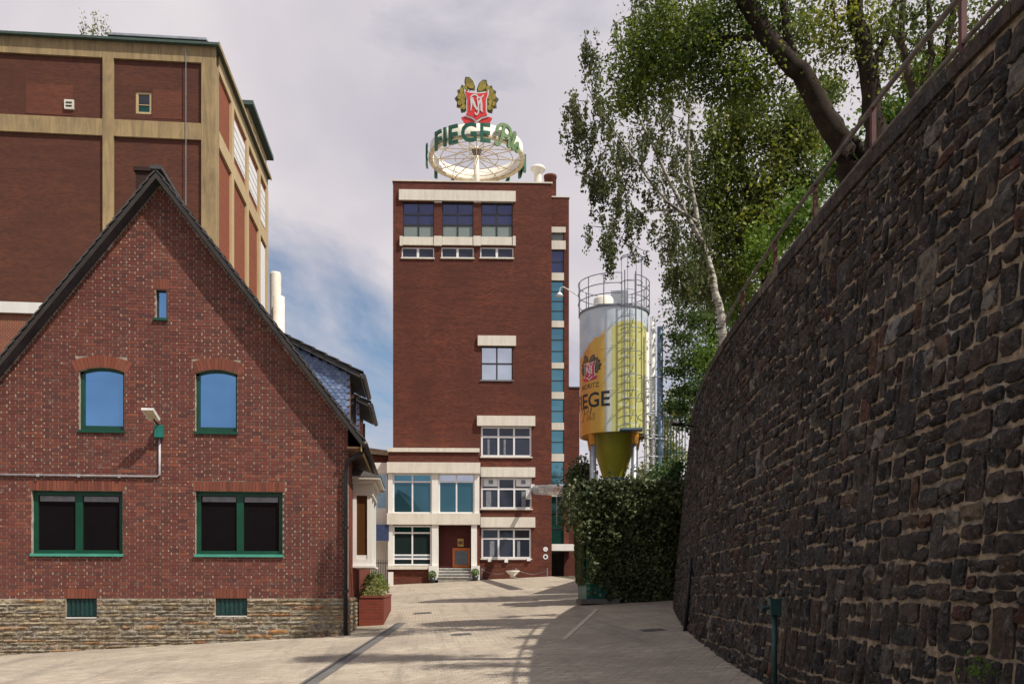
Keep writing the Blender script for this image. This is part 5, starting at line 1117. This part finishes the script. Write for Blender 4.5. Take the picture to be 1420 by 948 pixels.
def gb(name, mat, u0, u1, v0, v1, y0=-.12, y1=.05): r = GF.rect(u0, u1, v0, v1); return bx(name, mat, gr, r[0], r[1], y0, y1, r[2], r[3])
zb1, zb2 = GF.px(150, 82)[1], zt1; bx('top_beam', 'tan_concrete', gr, xl, .10, -.12, .05, zb1, zt1)
zc1, zc2 = GF.px(150, 189.5)[1], GF.px(150, 166.5)[1]
pc = [GF.px(u, 300)[0] for u in (143.5, 158.5, 280, 297)]
bx('beam', 'tan_concrete', gr, xl, pc[0], -.11, .05, zc1, zc2); bx('beam', 'tan_concrete', gr, pc[1], pc[2], -.11, .05, zc1, zc2)
bx('column', 'tan_concrete', gr, pc[0], pc[1], -.13, .05, -1, zb1-.003); bx('corner_column', 'tan_concrete', gr, pc[2], .10, -.13, .62, -1, zb1-.003)
# repaired brick patches
brickwall('brick_patch', (.15, .047, .026), (.185, .058, .03), (.09, .032, .022), (.14, .08, .06))
gb('brick_patch', 'brick_patch', 36, 101, 117, 159, -.012, .01); gb('brick_patch', 'brick_patch', 211.5, 252, 125, 165, -.012, .01)
o = window(gr, win, .05, [], [.4], 'pale_tan', ['glass_green', 'glass_dark'], fw_=.12, dep=.1, mul=.03); 
v_ = GF.rect(90, 103, 139.5, 152.5); o = bx('vent', 'white_concrete', gr, v_[0], v_[1], -.10, .05, v_[2], v_[3])
for k in (.25, .6): z_ = v_[2]+(v_[3]-v_[2])*k; bx('slot', 'roof_black', o, v_[0]+.08, v_[1]-.08, -.115, -.1005, z_, z_+.07)
s_ = GF.px(259, 200)[0]; MB().tube([(s_, -.16, 2), (s_, -.16, zt1)], .018, 5).build('lightning_rod', 'galvanised', gr)
# side wall to the right: columns, beam, windows
GS = Fr(G0.x, G0.y, R(-.7)+R(90), GB)      # s runs back along the side
def sp_(u, v): return GS.px(u, v)
cs = [sp_(u, 400)[0] for u in (320, 341, 357.6, 368.5)]; DGe = cs[3]
MB().box(-.019, .0, .63, DGe, -1, zb1).build('side_wall', 'lattice_side', gr) if False else None
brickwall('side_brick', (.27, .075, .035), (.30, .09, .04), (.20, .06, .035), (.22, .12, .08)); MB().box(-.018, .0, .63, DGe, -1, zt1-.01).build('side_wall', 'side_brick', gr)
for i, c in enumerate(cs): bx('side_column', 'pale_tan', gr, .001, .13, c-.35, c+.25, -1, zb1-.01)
bx('side_top_beam', 'pale_tan', gr, .001, .11, .63, DGe+.2, zb1, zt1); 
seg = [.63]+cs
for a, c in zip(seg, seg[1:]): bx('side_beam', 'pale_tan', gr, .001, .12, a+(.25 if a > 1 else 0)+.002, c-.352, zc1, zc2)
for i, (a, c) in enumerate(zip(cs, cs[1:])):
    for (k0, k1) in ((zc2+.25, zb1-.5),)+(((1, zc1-.3),) if i == 2 else ()):
        n = 5; o = bx('shutter_window', 'white_frame', gr, .0015, .06, a+.5, c-.55, k0+(zb1-zc2)*(.10 if i < 2 else 0), k1)
        for q in range(1, n): z_ = k0+(k1-k0)*q/n; bx('glazing_bar', 'light_grey', o, .061, .075, a+.52, c-.57, z_, z_+.06)
# roof
bx('roof_slab', 'roof_green', gr, xl, .30, -.35, DGe+.3, zt1+.002, zt1+.12); bx('eave_board', 'tan_concrete', gr,   .301, .34, -.36, DGe+.32, zt1-.05, zt1+.16)
r = GF.rect(150, 290, 46, 62); o = MB().box(GF.px(150, 50, 1.5)[0], GF.px(289, 60, 1.5)[0], 1.5, 5, zt1+.12, GF.px(215, 50, 1.5)[1]-.12).build('roof_hatch', 'roof_black', gr); bx('hatch_lid', 'galvanised', o, GF.px(149, 50, 1.5)[0], GF.px(287, 60, 1.5)[0], 1.4, 5.1, GF.px(215, 50, 1.5)[1]-.118, GF.px(215, 50, 1.5)[1])
s0, s1 = GF.px(29, 48)[0], GF.px(120, 50)[0]; zr = GF.px(75, 47)[1]
MB().tube([(s0, 0, zr), (s1, 0, zr)], .03, 5).build('roof_rail', 'old_steel', gr)
for x in (s0, (s0+s1)/2, s1): MB().tube([(x, 0, zt1+.2), (x, 0, zr)], .03, 5).build('rail_post', 'old_steel', gr)
# penthouse behind
zp = EYE+(HV-145)/F*60-GB; p0, p1 = 15.6, 22.6
ph = MB().box(-7, -1.45, p0, p1, zt1+.12, zp).build('penthouse', 'pale_tan', gr); bx('penthouse_roof', 'roof_green', ph, -7.4, -1.0, p0-.45, p1+.5, zp+.001, zp+.28)
for k in range(5): a = p0+(p1-p0)*(k+.15)/5; bx('pane', 'glass_office', ph, -1.449, -1.42, a, a+(p1-p0)*.13, zp-2.2, zp-.5)
# weeds growing on the parapet
q = []; 
for k in range(14): x = GF.px(rng.uniform(116, 150), 45)[0]; h = rng.uniform(.3, 1.3); m = 16; q.append(np.stack([x+rng.normal(size=m)*.06+np.linspace(0, rng.normal()*.25, m), rng.normal(size=m)*.1-.1, np.linspace(.0, h, m)], 1))
P = np.concatenate(q); base = TF.o*0+G0; wd = empty('parapet_weeds', (G0.x, G0.y, GB+zt1+.22), R(-.7), 'wispy yellow-green weeds sprouting on the roof edge of the brown brick store', 'weeds'); quads('foliage', leaves(P, .16, .4), 'leaf_yellow', wd, rng.random(len(P)))
# small pale tower behind
p = at(371, 400, 66); pt = empty('pale_tank', (p.x, p.y, gz(p.x, p.y)), R(-2), 'narrow pale cylindrical tank beyond the brown brick store', 'tank'); k = 66/F
zk = EYE+(HV-362)/F*66-gz(p.x, p.y)
MB().lathe([(8*k, -1), (8*k, zk), (7*k, zk+.2), (0, zk+.3)], 24, (0, 3)).build('shell', 'cream', pt, True); MB().lathe([(8*k, -1), (8*k, zk-2.0), (0, zk-1.9)], 24, (.45, 2)).build('shell', 'cream', pt, True); MB().lathe([(8.2*k, zk-4), (8.3*k, zk-3.95), (8.2*k, zk-3.9)], 24, (0, 3)).build('band', 'light_grey', pt)
# low wing with white cornice
L0 = at(0, 430, 34); lw = empty('low_wing', (L0.x-6, L0.y, gz(L0.x, L0.y)), 0, 'lower brick wing with white cornice and lattice brickwork behind the house roof', 'building'); zz0 = EYE+(HV-419)/F*34-lw.location.z
MB().box(0, 10.5, 0, 7, -1, zz0-.42).build('wall', 'lattice_brick', lw); MB().box(-.1, 10.6, -.12, 7.1, zz0-.418, zz0).build('cornice', 'white_paint', lw)

# ================================================================== PLANTER BY THE HOUSE
pb = empty('brick_planter', (-1.6, 24.1, gz(-1.2, 24.1)), 0, 'low red brick planter with pale yellow shrubs along the house side', 'planter')
pz = 1.34-pb.location.z
MB().box(0, .66, 0, .2, -.1, pz).box(.46, .66, .2, 6.5, -.1, pz-.001).box(0, .46, 6.3, 6.5, -.1, pz-.001).build('wall', 'planter_brick', pb)
for i in range(5): MB().box(.0+i*.134, .128+i*.134, -.02, .21, pz+.002, pz+.062).build('cap_brick', 'soldier_brick', pb)
for i in range(30): MB().box(.45, .68, .215+i*.21, .415+i*.21, pz+.002, pz+.060).build('cap_brick', 'soldier_brick', pb)
bx('soil', 'soil', pb, .0, .46, .2, 6.3, 0, pz-.12)
for i, (y, h, c_, lm, lab) in enumerate([(24.5, .42, 500, 'leaf_yellow', 'pale variegated low shrub at the front of the brick planter'), (25.3, .75, 420, 'leaf_yellow', 'taller yellow-green shrub in the middle of the brick planter'), (26.4, .85, 420, 'leaf_bright', 'green shrub further along the brick planter'), (28.5, .8, 400, 'leaf_yellow', 'yellowish shrub at the back of the brick planter')]):
    o = empty('planter_shrub', (-1.28, y, pb.location.z+pz-.12), 0, lab, 'shrub', 'shrubs in the brick planter'); n = c_*2; q = rng.normal(size=(n, 3)); q /= np.linalg.norm(q, axis=1)[:, None]; q *= (rng.random(n)**.4)[:, None]*[.36, .42, h*.55]; q[:, 2] += h*.5
    quads('foliage', leaves(q, .085, .5), lm, o, rng.random(n)); sm = MB()
    for k in range(6): sm.tube([(0, 0, -.05), (rng.normal()*.12, rng.normal()*.12, h*.7)], [.012, .005], 4)
    sm.build('stems', 'branch', o)
# weeds at the foot of the wall
for u, lab in ((1375, 'small green weed tuft at the wall foot near the frame edge'),):
    p, t = on_wall(u, .35, .08); z0 = EYE-(930-HV)/F*(p-EY).dot(fw); o = empty('weed', (p.x, p.y, z0), 0, 'small green weed sprouting from a joint low in the stone wall', 'weed'); q = rng.normal(size=(60, 3))*[.05, .05, .05]; quads('foliage', leaves(q, .05, .4), 'leaf_bright', o, rng.random(60)); MB().tube([(.03, 0, -.04), (0, 0, .03)], .004, 4).build('stem', 'branch', o)
# long brick hall across the yard behind the camera (it shows in the lower windows)
bh = empty('yard_hall', (-14, -16, gz(-10, -8)), 0, 'long brick hall across the yard facing the gabled house', 'building'); MB().box(-22, 12, -8, 0, -1, 10.5).build('wall', 'silo_brick', bh); MB().box(-22.2, 12.2, -8.2, .3, 10.5, 10.8).build('roof', 'roof_black', bh)
for i in range(6): window_o = bx('window', 'white_frame', bh, -18+i*5, -15.5+i*5, .002, .05, 1.4, 4.2); bx('pane', 'glass_dark', window_o, -17.9+i*5, -15.6+i*5, .051, .06, 1.5, 4.1)
